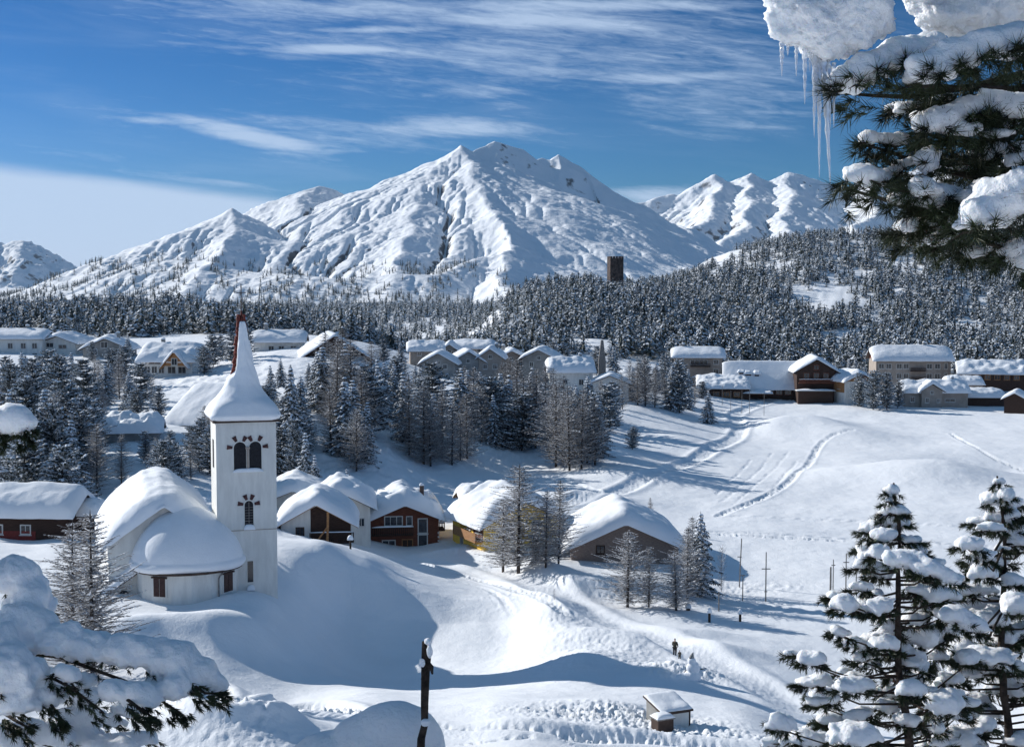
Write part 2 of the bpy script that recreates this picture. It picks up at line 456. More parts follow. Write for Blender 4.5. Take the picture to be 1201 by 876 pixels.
def H1(x, y):
    z = H0(x, y) + scarp(x, y).reshape(np.shape(x))
    for bx, by, a, rx, ry in BUMPS:
        z = z + a * np.exp(-((x - bx) / rx) ** 2 - ((y - by) / ry) ** 2)
    return z
def H1s(x, y): return float(H1(np.array([x]), np.array([y]))[0])
def ground_at(px, py): return gp(px, py, Hf=H1)

# tracks: picture polyline, half width, depth, roughness, berm
TRACKS = [([(235, 804), (270, 811), (340, 822), (420, 834), (520, 851), (640, 863), (760, 873), (880, 884)], 1.5, 0.62, 0.30, 0.30),
          ([(430, 646), (470, 656), (560, 680), (615, 697), (660, 718)], 0.55, 0.15, 0.16, 0.08),
          ([(520, 652), (600, 668), (680, 712), (760, 745), (850, 785), (930, 828)], 2.1, 0.35, 0.04, 0.22),
          ([(520, 678), (570, 692), (600, 720)], 0.35, 0.10, 0.05, 0.03),
          ([(600, 598), (680, 586), (740, 570), (790, 550), (845, 522), (868, 503), (862, 488), (880, 478), (905, 470)], 1.5, 0.32, 0.10, 0.18),
          ([(1000, 505), (965, 520), (945, 548), (915, 573), (880, 590), (845, 603)], 0.6, 0.22, 0.2, 0.06),
          ([(925, 530), (900, 556), (860, 592)], 0.3, 0.08, 0.10, 0.0), ([(905, 532), (885, 556), (845, 590)], 0.3, 0.08, 0.10, 0.0),
          ([(935, 540), (905, 575), (870, 597)], 0.3, 0.08, 0.10, 0.0), ([(880, 540), (862, 560), (840, 580)], 0.3, 0.08, 0.10, 0.0),
          ([(660, 625), (800, 624), (1000, 632), (1201, 644)], 0.35, 0.35, 0.1, 0.06), ([(840, 605), (1000, 611), (1201, 622)], 0.25, 0.2, 0.06, 0.04),
          ([(1115, 508), (1135, 520), (1160, 534), (1201, 553)], 0.35, 0.28, 0.05, 0.1), ([(845, 627), (1000, 634)], 0.5, 0.2, 0.2, 0.0),
          ([(560, 540), (640, 560), (740, 590)], 0.6, 0.3, 0.1, 0.1), ([(360, 545), (440, 572), (540, 588)], 0.6, 0.3, 0.1, 0.1),
          ([(300, 850), (352, 838)], 0.2, 0.15, 0.15, 0.0), ([(540, 872), (620, 866)], 0.25, 0.15, 0.15, 0.0)]
TW = []
for pl, w, dep, ro, be in TRACKS:
    P3 = [ground_at(*p) for p in pl]
    out = []
    for i in range(len(P3) - 1):
        p0, p1, p2, p3 = P3[max(i - 1, 0)], P3[i], P3[i + 1], P3[min(i + 2, len(P3) - 1)]
        for k in range(8):
            t = k / 8.0
            out.append(0.5 * ((2 * p1) + (p2 - p0) * t + (2 * p0 - 5 * p1 + 4 * p2 - p3) * t * t + (3 * p1 - p0 - 3 * p2 + p3) * t ** 3))
    out.append(P3[-1])
    TW.append((np.array([(p.x, p.y) for p in out]), w, dep, ro, be))
def seg_dist(x, y, pl):
    best = np.full(x.shape, 1e9)
    for (ax, ay), (bx, by) in zip(pl[:-1], pl[1:]):
        vx, vy = bx - ax, by - ay; L = vx * vx + vy * vy + 1e-9
        t = np.clip(((x - ax) * vx + (y - ay) * vy) / L, 0, 1)
        best = np.minimum(best, np.hypot(x - ax - t * vx, y - ay - t * vy))
    return best
# patches of rough snow: column, row, radius across/along, amplitude, size of the lumps
ROUGH = [(390, 470, 16, 45, 0.9, 7), (380, 540, 12, 18, 0.6, 4.0), (450, 500, 10, 25, 0.8, 3.0), (720, 838, 5, 2.4, 0.5, 0.55), (790, 858, 4.5, 2.2, 0.5, 0.6),
         (700, 760, 6, 8, 0.18, 0.8), (650, 725, 5, 6, 0.15, 0.9), (800, 780, 4, 3, 0.35, 0.6), (560, 530, 14, 12, 0.5, 2.5), (250, 600, 10, 12, 0.6, 3),
         (220, 450, 22, 30, 0.6, 6), (300, 860, 7, 4, 0.12, 0.8), (560, 640, 6, 4, 0.25, 1.0), (960, 470, 14, 5, 0.5, 1.5), (1120, 470, 14, 5, 0.5, 1.5),
         (600, 700, 4, 5, 0.12, 0.7), (750, 700, 5, 4, 0.3, 1.0), (880, 690, 7, 3, 0.2, 1.2), (620, 860, 8, 2, 0.12, 0.4), (660, 430, 25, 15, 1.2, 5)]
RW = []
for px, py, rx, ry, a, s in ROUGH:
    p = ground_at(px, py); RW.append((p.x, p.y, rx, ry, a, s))
def H2(x, y):
    z = H1(x, y)
    z = z + 0.45 * fbm(x / 19, y / 26, 3) * np.clip((y - 55) / 60, 0, 1) + 0.05 * fbm(x / 2.7, y / 2.7, 4) + 0.10 * fbm(x / 7 + 5, y / 7, 3)
    far = np.clip((y - 420) / 120, 0, 1)
    z = z + far * (6.5 * fbm(x / 80, y / 80, 6, 0.55))
    for bx, by, rx, ry, a, s in RW:
        m = (np.abs(x - bx) < 2.5 * rx) & (np.abs(y - by) < 2.5 * ry)
        if m.any():
            xs, ys = x[m], y[m]
            g = np.exp(-((xs - bx) / rx) ** 2 - ((ys - by) / ry) ** 2)
            nn = fbm(xs / s, ys / s, 4, 0.55)
            z[m] += g * a * (np.abs(nn) * 1.9 - 0.25)
    for pl, w, dep, ro, be in TW:
        m = (x > pl[:, 0].min() - 4 * w) & (x < pl[:, 0].max() + 4 * w) & (y > pl[:, 1].min() - 4 * w) & (y < pl[:, 1].max() + 4 * w)
        if m.any():
            xs, ys = x[m], y[m]; d = seg_dist(xs, ys, pl)
            ins = np.exp(-(d / w) ** 4)
            z[m] += -dep * ins * np.clip(0.75 + 0.9 * fbm(xs / 7, ys / 7, 2), 0.15, 1.3) + be * np.exp(-((d - w * 1.45) / (w * 0.45)) ** 2) + ro * ins * fbm(xs / 0.35, ys / 0.5, 2) * 1.6
    return z

Ys = np.r_[np.linspace(-25, 3, 16)[:-1], np.exp(np.linspace(math.log(3), math.log(64), 60))[:-1], np.exp(np.linspace(math.log(64), math.log(420), 620))[:-1],
           np.exp(np.linspace(math.log(420), math.log(1300), 130))[:-1], np.exp(np.linspace(math.log(1300), math.log(11200), 20))]
s = np.linspace(-1, 1, 1001); s = 0.72 * s + 0.28 * s ** 3
GX = s[None, :] * (0.47 * np.maximum(Ys, 0)[:, None] + 26); GY = np.repeat(Ys[:, None], len(s), 1)
GZ = H2(GX.ravel(), GY.ravel()).reshape(GX.shape)
nr, nc = GX.shape
I = np.arange(nr * nc).reshape(nr, nc)
F = np.stack([I[:-1, :-1], I[:-1, 1:], I[1:, 1:], I[1:, :-1]], -1).reshape(-1, 4)
ground = mesh_obj('ground', np_mesh('ground', np.stack([GX, GY, GZ], -1), F, None, [M['snow_ground']], True))
tag(ground, kind='structure')

# ------------------------------------------------------------------ mountains
def rock_snow(name, sc, lo, hi):
    m = bpy.data.materials.new(name); m.use_nodes = True
    t = NT(m.node_tree); b = m.node_tree.nodes['Principled BSDF']
    b.inputs['Roughness'].default_value = 0.8; b.inputs['Specular IOR Level'].default_value = 0.1
    vec = t.node('ShaderNodeTexCoord').outputs['Object']
    geo = t.node('ShaderNodeNewGeometry'); sp = t.node('ShaderNodeSeparateXYZ'); t.l.new(geo.outputs['Normal'], sp.inputs[0])
    n = t.noise(vec, sc, 8, 0.62, 0.3)
    big = t.noise(vec, sc * 0.12, 3, 0.5)
    steep = t.m('SUBTRACT', 1.0, sp.outputs[2])
    v = t.m('ADD', t.m('ADD', steep, t.m('MULTIPLY', t.m('SUBTRACT', n, 0.5), 0.9)), t.m('MULTIPLY', t.m('SUBTRACT', big, 0.5), 0.5))
    k = t.step(v, lo, hi)
    rock = t.mix(n, (0.07, 0.075, 0.085), (0.20, 0.205, 0.22))
    t.l.new(t.mix(k, (0.86, 0.885, 0.92), rock), b.inputs['Base Color'])
    bp = t.node('ShaderNodeBump'); bp.inputs['Strength'].default_value = 0.7; bp.inputs['Distance'].default_value = 0.12 / sc
    t.l.new(t.noise(vec, sc * 1.5, 8, 0.6), bp.inputs['Height']); t.l.new(bp.outputs[0], b.inputs['Normal'])
    return m

def erode(Z, dx, dy, iters, K, base):
    ny, nx = Z.shape; n = ny * nx; h = Z.astype(float)
    nb = [(-1, -1), (-1, 0), (-1, 1), (0, -1), (0, 1), (1, -1), (1, 0), (1, 1)]
    dist = [math.hypot(b * dx, a * dy) for a, b in nb]
    idx = np.arange(n).reshape(ny, nx); cell = dx * dy
    for it in range(iters):
        hp = np.pad(h, 1, constant_values=1e9); ip = np.pad(idx, 1, constant_values=-1)
        best = np.zeros((ny, nx)); rec = idx.copy(); rd = np.ones((ny, nx))
        for (a, b), d in zip(nb, dist):
            s_ = (h - hp[1 + a:1 + a + ny, 1 + b:1 + b + nx]) / d
            m = s_ > best; best = np.where(m, s_, best); rec = np.where(m, ip[1 + a:1 + a + ny, 1 + b:1 + b + nx], rec); rd = np.where(m, d, rd)
        order = np.argsort(h.ravel(), kind='stable'); ol = order.tolist(); rl = rec.ravel().tolist()
        A = [cell] * n
        for i in reversed(ol):
            r = rl[i]
            if r != i: A[r] += A[i]
        Fk = (K * np.sqrt(np.array(A)) / rd.ravel()).tolist(); hl = h.ravel().tolist()
        for i in ol:
            r = rl[i]
            if r != i:
                hr = hl[r]
                if hl[i] > hr: hl[i] = (hl[i] + Fk[i] * hr) / (1 + Fk[i])
        h = np.array(hl).reshape(ny, nx)
        # snow creep softens it again
        q = np.pad(h, 1, mode='edge'); h = h + 0.025 * (q[:-2, 1:-1] + q[2:, 1:-1] + q[1:-1, :-2] + q[1:-1, 2:] - 4 * h)
    return h
WARP = 60
def mountain(name, ridges, x0, x1, y0, y1, nx, ny, base, amp, scl, material, seed=0.0, soft=18.0, keep=60.0, rough_=12.0, iters=12, cut=0.010, skyline=(0,), calm=None):
    """ridges: (polyline of (px,py,D), slope to the sides). Height = highest tent over all ridge lines, then eroded by noise."""
    xs = np.linspace(x0, x1, nx); ys = np.linspace(y0, y1, ny)
    X, Y = np.meshgrid(xs, ys); X = X.ravel(); Y = Y.ravel()
    wx = X + WARP * scl / 300 * fbm(X / scl + seed, Y / scl, 4); wy = Y + WARP * scl / 300 * fbm(X / scl - 7, Y / scl + seed, 4)
    WX2 = 14 * scl / 300 * fbm(X / (scl * .35) + 9, Y / (scl * .35), 4); wx = wx + WX2; wy = wy + WX2 * 0.6
    Z = np.full(X.shape, float(base)); near = np.full(X.shape, 1e9)
    jr = random.Random(int(seed * 10))
    sky_near = np.full(X.shape, 1e9)
    for ri, (pl, sl, sr) in enumerate(ridges):
        if ri in skyline:                                # jagged crest
            q_ = []
            for a_, b_ in zip(pl[:-1], pl[1:]):
                n_ = max(1, int(abs(b_[0] - a_[0]) / 9))
                for t_ in range(n_):
                    f_ = t_ / n_; q_.append((a_[0] + (b_[0] - a_[0]) * f_, a_[1] + (b_[1] - a_[1]) * f_ + (jr.uniform(-2.6, 2.2) if t_ else 0), a_[2] + (b_[2] - a_[2]) * f_ + (jr.uniform(-40, 40) if t_ else 0)))
            pl = q_ + [pl[-1]]
        P = [at(*p) for p in pl]
        bestz = np.full(X.shape, -1e9)
        for a, b in zip(P[:-1], P[1:]):
            vx, vy = b.x - a.x, b.y - a.y; L = vx * vx + vy * vy
            t = np.clip(((wx - a.x) * vx + (wy - a.y) * vy) / L, 0, 1)
            qx, qy = wx - a.x - t * vx, wy - a.y - t * vy
            d = np.hypot(qx, qy)
            side = vx * qy - vy * qx
            sl_ = np.where(side > 0, sl, sr)
            z = a.z + (b.z - a.z) * t - sl_ * d * (1 - 0.12 * np.clip(d / 1500, 0, 1))
            bestz = np.maximum(bestz, z); near = np.minimum(near, d)
            if ri in skyline: sky_near = np.minimum(sky_near, d)
        m = np.maximum(Z, bestz)
        hh = np.clip(0.5 + 0.5 * (Z - bestz) / soft, 0, 1)
        Z = Z * hh + bestz * (1 - hh) + soft * hh * (1 - hh)
    k = np.clip(near / keep, 0.15, 1.0) * np.clip((Z - base) / 60, 0, 1)
    cm = 1.0 if calm is None else 1 - calm[2] * np.clip((600.5 + X / Y * FPX - calm[0]) / calm[1], 0, 1)
    k = k * cm
    Z = Z + amp * k * fbm(X / scl + seed, Y / scl + 3, 6, 0.5) + amp * 0.30 * k * fbm(X / (scl * 0.15), Y / (scl * 0.15), 3, 0.6)
    # running water and avalanches cut the valleys: stream-power erosion on every second node
    Z = Z.reshape(ny, nx); Zc = Z[::2, ::2].copy(); Z0 = Zc.copy()
    E = erode(Zc, (x1 - x0) / (nx - 1) * 2, (y1 - y0) / (ny - 1) * 2, iters, cut, base)
    dE = E - Z0
    up = np.repeat(np.repeat(dE, 2, 0), 2, 1)[:ny, :nx]
    yi = np.minimum(np.arange(ny) / 2, dE.shape[0] - 1.001); xi = np.minimum(np.arange(nx) / 2, dE.shape[1] - 1.001)
    j = yi.astype(int)[:, None]; i_ = xi.astype(int)[None, :]; fy = (yi - yi.astype(int))[:, None]; fx = (xi - xi.astype(int))[None, :]
    j2 = np.minimum(j + 1, dE.shape[0] - 1); i2 = np.minimum(i_ + 1, dE.shape[1] - 1)
    up = (dE[j, i_] * (1 - fx) + dE[j, i2] * fx) * (1 - fy) + (dE[j2, i_] * (1 - fx) + dE[j2, i2] * fx) * fy
    if calm is not None: up = up * cm.reshape(ny, nx)
    Z = (Z + up * np.clip(sky_near / 90, 0.10, 1).reshape(ny, nx)).ravel()
    Z = Z + rough_ * cm * np.clip(near / 40 + 0.3, 0, 1) * np.clip((Z - base) / 60, 0, 1) * (0.5 * fbm(X / (scl * 0.10) + 3, Y / (scl * 0.16), 4, 0.6, ridged=True) + 1.2 * np.clip(fbm(X / (scl * 0.8), Y / (scl * 0.8) + 2, 3) + .1, 0, 1) * fbm(X / (scl * 0.08), Y / (scl * 0.10), 4, .6, ridged=True))
    I = np.arange(nx * ny).reshape(ny, nx)
    F = np.stack([I[:-1, :-1], I[:-1, 1:], I[1:, 1:], I[1:, :-1]], -1).reshape(-1, 4)
    o = mesh_obj(name, np_mesh(name, np.stack([X, Y, Z], -1), F, None, [material], True))
    tag(o, kind='structure')
    return o, (xs, ys, Z.reshape(ny, nx))

mm = rock_snow('mountain_snow_and_rock', 0.02, 0.32, 0.44)
MAIN = [
    ([(60, 352, 2900), (105, 338, 3000), (130, 325, 3050), (180, 296, 3150), (215, 275, 3200), (270, 250, 3250)], 0.45, 0.55),
    ([(270, 250, 3250), (300, 256, 3400), (322, 263, 3500), (336, 250, 3560), (348, 232, 3600), (356, 223, 3630), (368, 221, 3650), (384, 224, 3700), (390, 232, 3700), (402, 226, 3700), (420, 234, 3700), (440, 230, 3700), (470, 220, 3650), (500, 199, 3620), (530, 181, 3600), (540, 175, 3600)], 0.5, 0.42),
    ([(270, 250, 3250), (262, 285, 2950), (235, 330, 2600), (220, 350, 2450)], 0.5, 0.6),
    ([(365, 222, 3650), (352, 262, 3300), (330, 310, 2900), (310, 350, 2600)], 0.45, 0.6),
    ([(440, 232, 3700), (425, 270, 3250), (410, 320, 2800), (400, 360, 2500)], 0.4, 0.55),
    ([(500, 199, 3620), (490, 240, 3250), (470, 300, 2800), (450, 360, 2350)], 0.4, 0.5),
    ([(540, 175, 3600), (556, 205, 3400), (572, 240, 3150), (590, 285, 2850), (600, 330, 2500), (600, 375, 2200)], 0.42, 1.1),
    ([(540, 175, 3600), (550, 188, 3700), (560, 178, 3850), (580, 169, 3950), (605, 175, 4000), (620, 189, 4000), (650, 185, 4050), (680, 200, 4080), (705, 232, 4100), (722, 234, 4100), (745, 251, 4150), (775, 262, 4200), (810, 268, 4250), (850, 290, 4300), (880, 330, 4300)], 0.6, 0.70),
    ([(580, 169, 3950), (592, 195, 3800), (608, 225, 3620), (620, 262, 3450)], 0.75, 0.85),
    ([(650, 185, 4050), (652, 215, 3900), (655, 245, 3700), (660, 268, 3550)], 0.75, 0.8),
    ([(705, 232, 4100), (690, 250, 3900), (678, 275, 3700), (668, 300, 3550)], 0.7, 0.7),
    ([(775, 262, 4200), (765, 290, 3900), (750, 330, 3500)], 0.6, 0.5),
    ([(235, 272, 3150), (300, 282, 3080), (360, 290, 3050), (430, 284, 3100), (500, 268, 3200), (550, 240, 3280)], 0.5, 0.36),
    ([(200, 305, 2900), (300, 318, 2700), (400, 326, 2600), (500, 322, 2600), (570, 300, 2750)], 0.5, 0.30),
]
main_mt, MT = mountain('mountain', MAIN, -1500, 900, 2050, 4700, 760, 700, -15, 17, 300, mm, 1.7, soft=30, keep=120, rough_=8, iters=16, cut=0.026, skyline=(0, 1, 7), calm=(585, 40, 0.62))
far_m = rock_snow('far_mountain_snow_and_rock', 0.007, 0.29, 0.42)
FARR = [
    ([(700, 270, 7600), (745, 240, 7700), (780, 228, 7800), (812, 226, 7800), (843, 207, 7800), (862, 220, 7900), (885, 205, 7900), (905, 217, 8000), (925, 205, 8000), (950, 210, 8100), (985, 222, 8100), (1040, 205, 8200), (1120, 190, 8200), (1250, 180, 8300), (1400, 210, 8300)], 0.55, 0.6),
    ([(843, 207, 7800), (838, 235, 7200), (820, 262, 6600)], 0.5, 0.65),
    ([(885, 205, 7900), (880, 235, 7200), (868, 262, 6600), (850, 285, 6200)], 0.5, 0.65),
    ([(925, 205, 8000), (930, 235, 7300), (922, 262, 6700), (905, 285, 6200)], 0.5, 0.65),
    ([(1040, 205, 8200), (1020, 240, 7300), (1000, 275, 6500)], 0.5, 0.65),
    ([(1120, 190, 8200), (1110, 240, 7300), (1100, 275, 6500)], 0.5, 0.65),
]
mountain('mountain', FARR, 300, 4300, 5900, 9000, 520, 420, -20, 60, 620, far_m, 5.1, soft=60, keep=200, rough_=16, iters=10, cut=0.026)
LEFT = [
    ([(-400, 250, 9300), (-200, 262, 9300), (-60, 270, 9300), (0, 286, 9300), (22, 283, 9300), (40, 298, 9300), (62, 308, 9350), (80, 322, 9400), (92, 326, 9500), (110, 318, 9900), (130, 314, 9900), (150, 325, 9900), (200, 340, 9900)], 0.5, 0.5),
    ([(22, 283, 9300), (15, 320, 8700)], 0.5, 0.7),
    ([(-60, 270, 9300), (-80, 310, 8600)], 0.5, 0.7),
]
mountain('mountain', LEFT, -6300, -2000, 8300, 10400, 380, 240, -20, 110, 700, far_m, 8.3, soft=40, keep=160, rough_=40, iters=8, cut=0.024)
# ------------------------------------------------------------------ snow caps and houses
def edge_prof(e, p=7.0):
    return np.sqrt(np.clip(1 - np.abs(e) ** p, 0, 1))

def snow_cap(name, roof_z, x0, x1, y0, y1, T, parent, seed=0.0, lump=0.18, soft=0.35, nu=46, nv=46, p=(7, 7), sag=0.12, m=None, under=0.03):
    """pillow of snow following roof_z(x, y) over a rectangle; thick, with rolled edges and uneven top"""
    cu = np.sin(np.linspace(-np.pi / 2, np.pi / 2, nu)); cv = np.sin(np.linspace(-np.pi / 2, np.pi / 2, nv))
    cu = 0.75 * cu + 0.25 * np.linspace(-1, 1, nu); cv = 0.75 * cv + 0.25 * np.linspace(-1, 1, nv)
    Ug, Vg = np.meshgrid(cu, cv)
    e = edge_prof(Ug, p[0]) * edge_prof(Vg, p[1])
    w = 0.10 * fbm(Ug * 2.2 + seed, Vg * 2.2 - seed, 3)
    X = (x0 + x1) / 2 + (x1 - x0) / 2 * Ug * (1 + 0.02 * fbm(Vg * 3 + seed, Ug * 0 + 1, 2)); Y = (y0 + y1) / 2 + (y1 - y0) / 2 * Vg * (1 + 0.02 * fbm(Ug * 3 + seed, Vg * 0 + 4, 2))
    zr = roof_z(X, Y)
    zs = 0.0
    for a in (-soft, 0, soft):
        for b in (-soft, 0, soft):
            zs = zs + roof_z(X + a, Y + b) / 9.0
    sx, sy = X / 2.3 + seed * 3.1, Y / 2.3 - seed
    top = zs + e * T * (1 + lump * 1.6 * fbm(sx, sy, 3) + 0.05 * fbm(sx * 4, sy * 4, 3)) - sag * (np.abs(Ug) ** 6 + np.abs(Vg) ** 6) * T + w * 0.2
    top = np.maximum(top, zr + under + 0.02) * (e > 1e-6) + (zr + under - 0.10 * T) * (e <= 1e-6)
    bot = zr + under - 0.12 * T * (np.maximum(np.abs(Ug), np.abs(Vg)) > 0.985)
    n = nu * nv
    I = np.arange(n).reshape(nv, nu)
    Ft = np.stack([I[:-1, :-1], I[:-1, 1:], I[1:, 1:], I[1:, :-1]], -1).reshape(-1, 4)
    Fb = Ft[:, ::-1] + n
    ring = np.r_[I[0, :-1], I[:-1, -1], I[-1, :0:-1], I[:0:-1, 0]]
    r2 = np.roll(ring, -1)
    Fs = np.stack([r2, ring, ring + n, r2 + n], -1)
    V = np.r_[np.stack([X, Y, top], -1).reshape(-1, 3), np.stack([X, Y, bot], -1).reshape(-1, 3)]
    return mesh_obj(name, np_mesh(name, V, np.r_[Ft, Fb, Fs], None, [m or M['snow_roof']], True), parent)

def gable_fn(cx, half, ze, zr, axis='y', cut=1e9):
    k = (zr - ze) / half
    if axis == 'y':
        return lambda X, Y: zr - np.abs(X - cx) * k
    return lambda X, Y: zr - np.abs(Y - cx) * k

def window(parent, face, u, z, w, h, b, fm='frame', name='window', arch=False, glass='glass', bars=1, sill=True):
    """window on a face of a box b=(x0,x1,y0,y1); the frame stands proud of the wall, the glass sits in it"""
    x0, x1, y0, y1 = b
    t = max(0.06, min(0.12, w * 0.12))
    def P(mb, u0, u1, z0, z1, d0, d1):
        if face == 'F': mb.box(u0, u1, y0 - d1, y0 - d0, z0, z1)
        elif face == 'B': mb.box(u0, u1, y1 + d0, y1 + d1, z0, z1)
        elif face == 'L': mb.box(x0 - d1, x0 - d0, u0, u1, z0, z1)
        else: mb.box(x1 + d0, x1 + d1, u0, u1, z0, z1)
    f = MB()
    P(f, u - w / 2, u - w / 2 + t, z, z + h, -0.03, 0.055); P(f, u + w / 2 - t, u + w / 2, z, z + h, -0.03, 0.055)
    P(f, u - w / 2 + t, u + w / 2 - t, z, z + t, -0.03, 0.055); P(f, u - w / 2 + t, u + w / 2 - t, z + h - t, z + h, -0.03, 0.055)
    for i in range(bars):
        c = u - w / 2 + w * (i + 1) / (bars + 1)
        P(f, c - t * 0.3, c + t * 0.3, z + t, z + h - t, -0.03, 0.045)
    if sill: P(f, u - w / 2 - 0.08, u + w / 2 + 0.08, z - 0.09, z - 0.003, -0.03, 0.13)
    fo = f.build(name, M[fm], parent)
    g = MB(); P(g, u - w / 2 + t, u + w / 2 - t, z + t, z + h - t, -0.02, 0.02)
    g.build('pane', M[glass], fo)
    return fo

def balcony(parent, x0, x1, y, z, depth=1.1, h=0.95, m='wood_dark', snow=0.25):
    b = MB(); b.box(x0, x1, y - depth, y - 0.003, z - 0.15, z)
    o = b.build('balcony', M[m], parent)
    r = MB()
    r.box(x0, x1, y - depth - 0.03, y - depth + 0.03, z + h - 0.1, z + h)
    n = max(2, int((x1 - x0) / 0.24))
    for i in range(n + 1):
        c = x0 + 0.07 + (x1 - x0 - 0.14) * i / n
        r.box(c - 0.06, c + 0.06, y - depth - 0.02, y - depth + 0.015, z - 0.05, z + h - 0.103)
    r.build('railing', M[m], o)
    if snow:
        snow_cap('snow_cover', lambda X, Y: X * 0 + z + h + 0.0, x0, x1, y - depth - 0.12, y - depth + 0.14, snow, o, x0, nu=14, nv=8, p=(6, 3))
    return o

def chimney(parent, x, y, z, w=0.5, h=1.2, m='stone', cap=0.3):
    b = MB(); b.box(x - w / 2, x + w / 2, y - w / 2, y + w / 2, z, z + h)
    o = b.build('chimney', M[m], parent)
    if cap: snow_cap('snow_cap', lambda X, Y: X * 0 + z + h, x - w * 0.6, x + w * 0.6, y - w * 0.6, y + w * 0.6, cap, o, x, nu=10, nv=10, p=(3, 3))
    return o

HOUSES = []
def house(label, px, py, D, w, d, h, rise, rot=0.0, wall='plaster', roofm='eave', T=0.9, axis='y', over=0.7, cat='house', upper=None, wins=(), name='house',
          group=None, sink=2.5, seed=None, lump=0.18, fm='frame', snow_over=0.12, gm=None, z=None):
    """px,py: foot of the middle of the front wall at distance D. axis 'y': gable faces us, 'x': eaves face us"""
    p = at(px, py, D)
    if z is not None: p.z = z
    root = empty(name, p, rot, label, cat, group)
    HOUSES.append((p.x, p.y, max(w, d)))
    seed = seed if seed is not None else px * 0.37
    hr_ = random.Random(int(px)); lump = lump * hr_.uniform(.8, 1.9); T = T * hr_.uniform(.85, 1.1)
    x0, x1, y0, y1 = -w / 2, w / 2, 0.0, d
    ze, zr = h, h + rise
    b = MB()
    if axis == 'y':
        b.prism([(x0, -sink), (x1, -sink), (x1, ze), (0, zr), (x0, ze)], y0, y1, 'y')
    else:
        b.prism([(y0, -sink), (y1, -sink), (y1, ze), (d / 2, zr), (y0, ze)], x0, x1, 'x')
    b.build('wall', M[wall], root)
    if gm:
        g = MB()
        if axis == 'y':
            g.prism([(x0 - 0.05, ze - 0.1), (x1 + 0.05, ze - 0.1), (x1 + 0.05, ze + 0.02), (0, zr - 0.03), (x0 - 0.05, ze + 0.02)], y0 - 0.06, y0 + 0.05, 'y')
        else:
            g.prism([(y0 - 0.05, ze - 0.1), (y1 + 0.05, ze - 0.1), (y1 + 0.05, ze), (d / 2, zr - 0.03), (y0 - 0.05, ze)], x0 - 0.06, x0 + 0.05, 'x')
            g.prism([(y0 - 0.05, ze - 0.1), (y1 + 0.05, ze - 0.1), (y1 + 0.05, ze), (d / 2, zr - 0.03), (y0 - 0.05, ze)], x1 - 0.05, x1 + 0.06, 'x')
        g.build('gable_boarding', M[gm], root)
    rt = 0.22
    r = MB()
    if axis == 'y':
        k = rise / (w / 2); xo = w / 2 + over
        zo = zr - k * xo
        r.prism([(-xo, zo + 0.01), (0, zr + 0.01), (0, zr + rt), (-xo, zo + rt)], y0 - over, y1 + over, 'y')
        r.prism([(0, zr + 0.01), (xo, zo + 0.01), (xo, zo + rt), (0, zr + rt)], y0 - over, y1 + over, 'y')
        fn = gable_fn(0.0, w / 2, ze + rt, zr + rt, 'y')
        ro = r.build('roof', M[roofm], root)
        snow_cap('snow_cover', fn, -xo - snow_over, xo + snow_over, y0 - over - snow_over, y1 + over + snow_over, T, ro, seed, lump)
    else:
        k = rise / (d / 2); yo = d / 2 + over
        zo = zr - k * yo
        c = d / 2
        r.prism([(c - yo, zo + 0.01), (c, zr + 0.01), (c, zr + rt), (c - yo, zo + rt)], x0 - over, x1 + over, 'x')
        r.prism([(c, zr + 0.01), (c + yo, zo + 0.01), (c + yo, zo + rt), (c, zr + rt)], x0 - over, x1 + over, 'x')
        fn = gable_fn(c, d / 2, ze + rt, zr + rt, 'x')
        ro = r.build('roof', M[roofm], root)
        snow_cap('snow_cover', fn, x0 - over - snow_over, x1 + over + snow_over, c - yo - snow_over, c + yo + snow_over, T, ro, seed, lump)
    for wd in wins:
        face, u, z, ww, hh = wd[:5]
        kw = wd[5] if len(wd) > 5 else {}
        if D > 280: ww, hh = ww * 1.2, hh * 1.2
        window(root, face, u, z, ww, hh, (x0, x1, y0, y1), **{'fm': fm, **kw})
    root['dims'] = (w, d, h, rise)
    return root

# ------------------------------------------------------------------ church
CH_ROT = R(17)
church_p = at(291, 697, 114)
church = empty('church', church_p, CH_ROT, 'white plastered church with tall bell tower and deep snow on its roofs', 'church')
HOUSES.append((church_p.x, church_p.y, 16))
tw = 2.42                                   # half width of the tower
TH_ = 14.3                                  # eaves of the tower
b = MB()
b.prism([(-tw, 0.0), (tw, 0.0), (tw, 2 * tw), (-tw, 2 * tw)], -3.0, TH_, 'z')
tower = b.build('bell_tower', M['plaster'], church)
bm_ = tower.data
# swept spire roof: square at the eaves, concave up to a needle; snow over it, bare red shingles at the windward edge
def spire(profile, name, m, parent, jitter=0.0, n=28, seed=0.0, sq=1.0):
    V = []; F = []
    for z, r in profile:
        for k in range(n):
            a = 2 * math.pi * (k + 0.5) / n
            cx, sx = math.cos(a), math.sin(a)
            sqr = 1.0 / max(abs(cx), abs(sx))
            f = min(1, max(0, (r - 0.25) / 1.2)) * sq
            rr = r * (sqr * f * 0.93 + (1 - f) * 1.0)
            j = jitter * float(fbm(np.array([a * 1.6 + seed]), np.array([z * 0.9]), 3)[0])
            V.append((cx * (rr + j), tw + sx * (rr + j), z + j * 0.3))
    m_ = len(profile)
    for i in range(m_ - 1):
        for k in range(n):
            F.append((i * n + k, i * n + (k + 1) % n, (i + 1) * n + (k + 1) % n, (i + 1) * n + k))
    F.append(tuple(range(n - 1, -1, -1))); F.append(tuple((m_ - 1) * n + k for k in range(n)))
    mb = MB(); mb.add(V, F)
    return mb.build(name, m, parent, smooth=True)
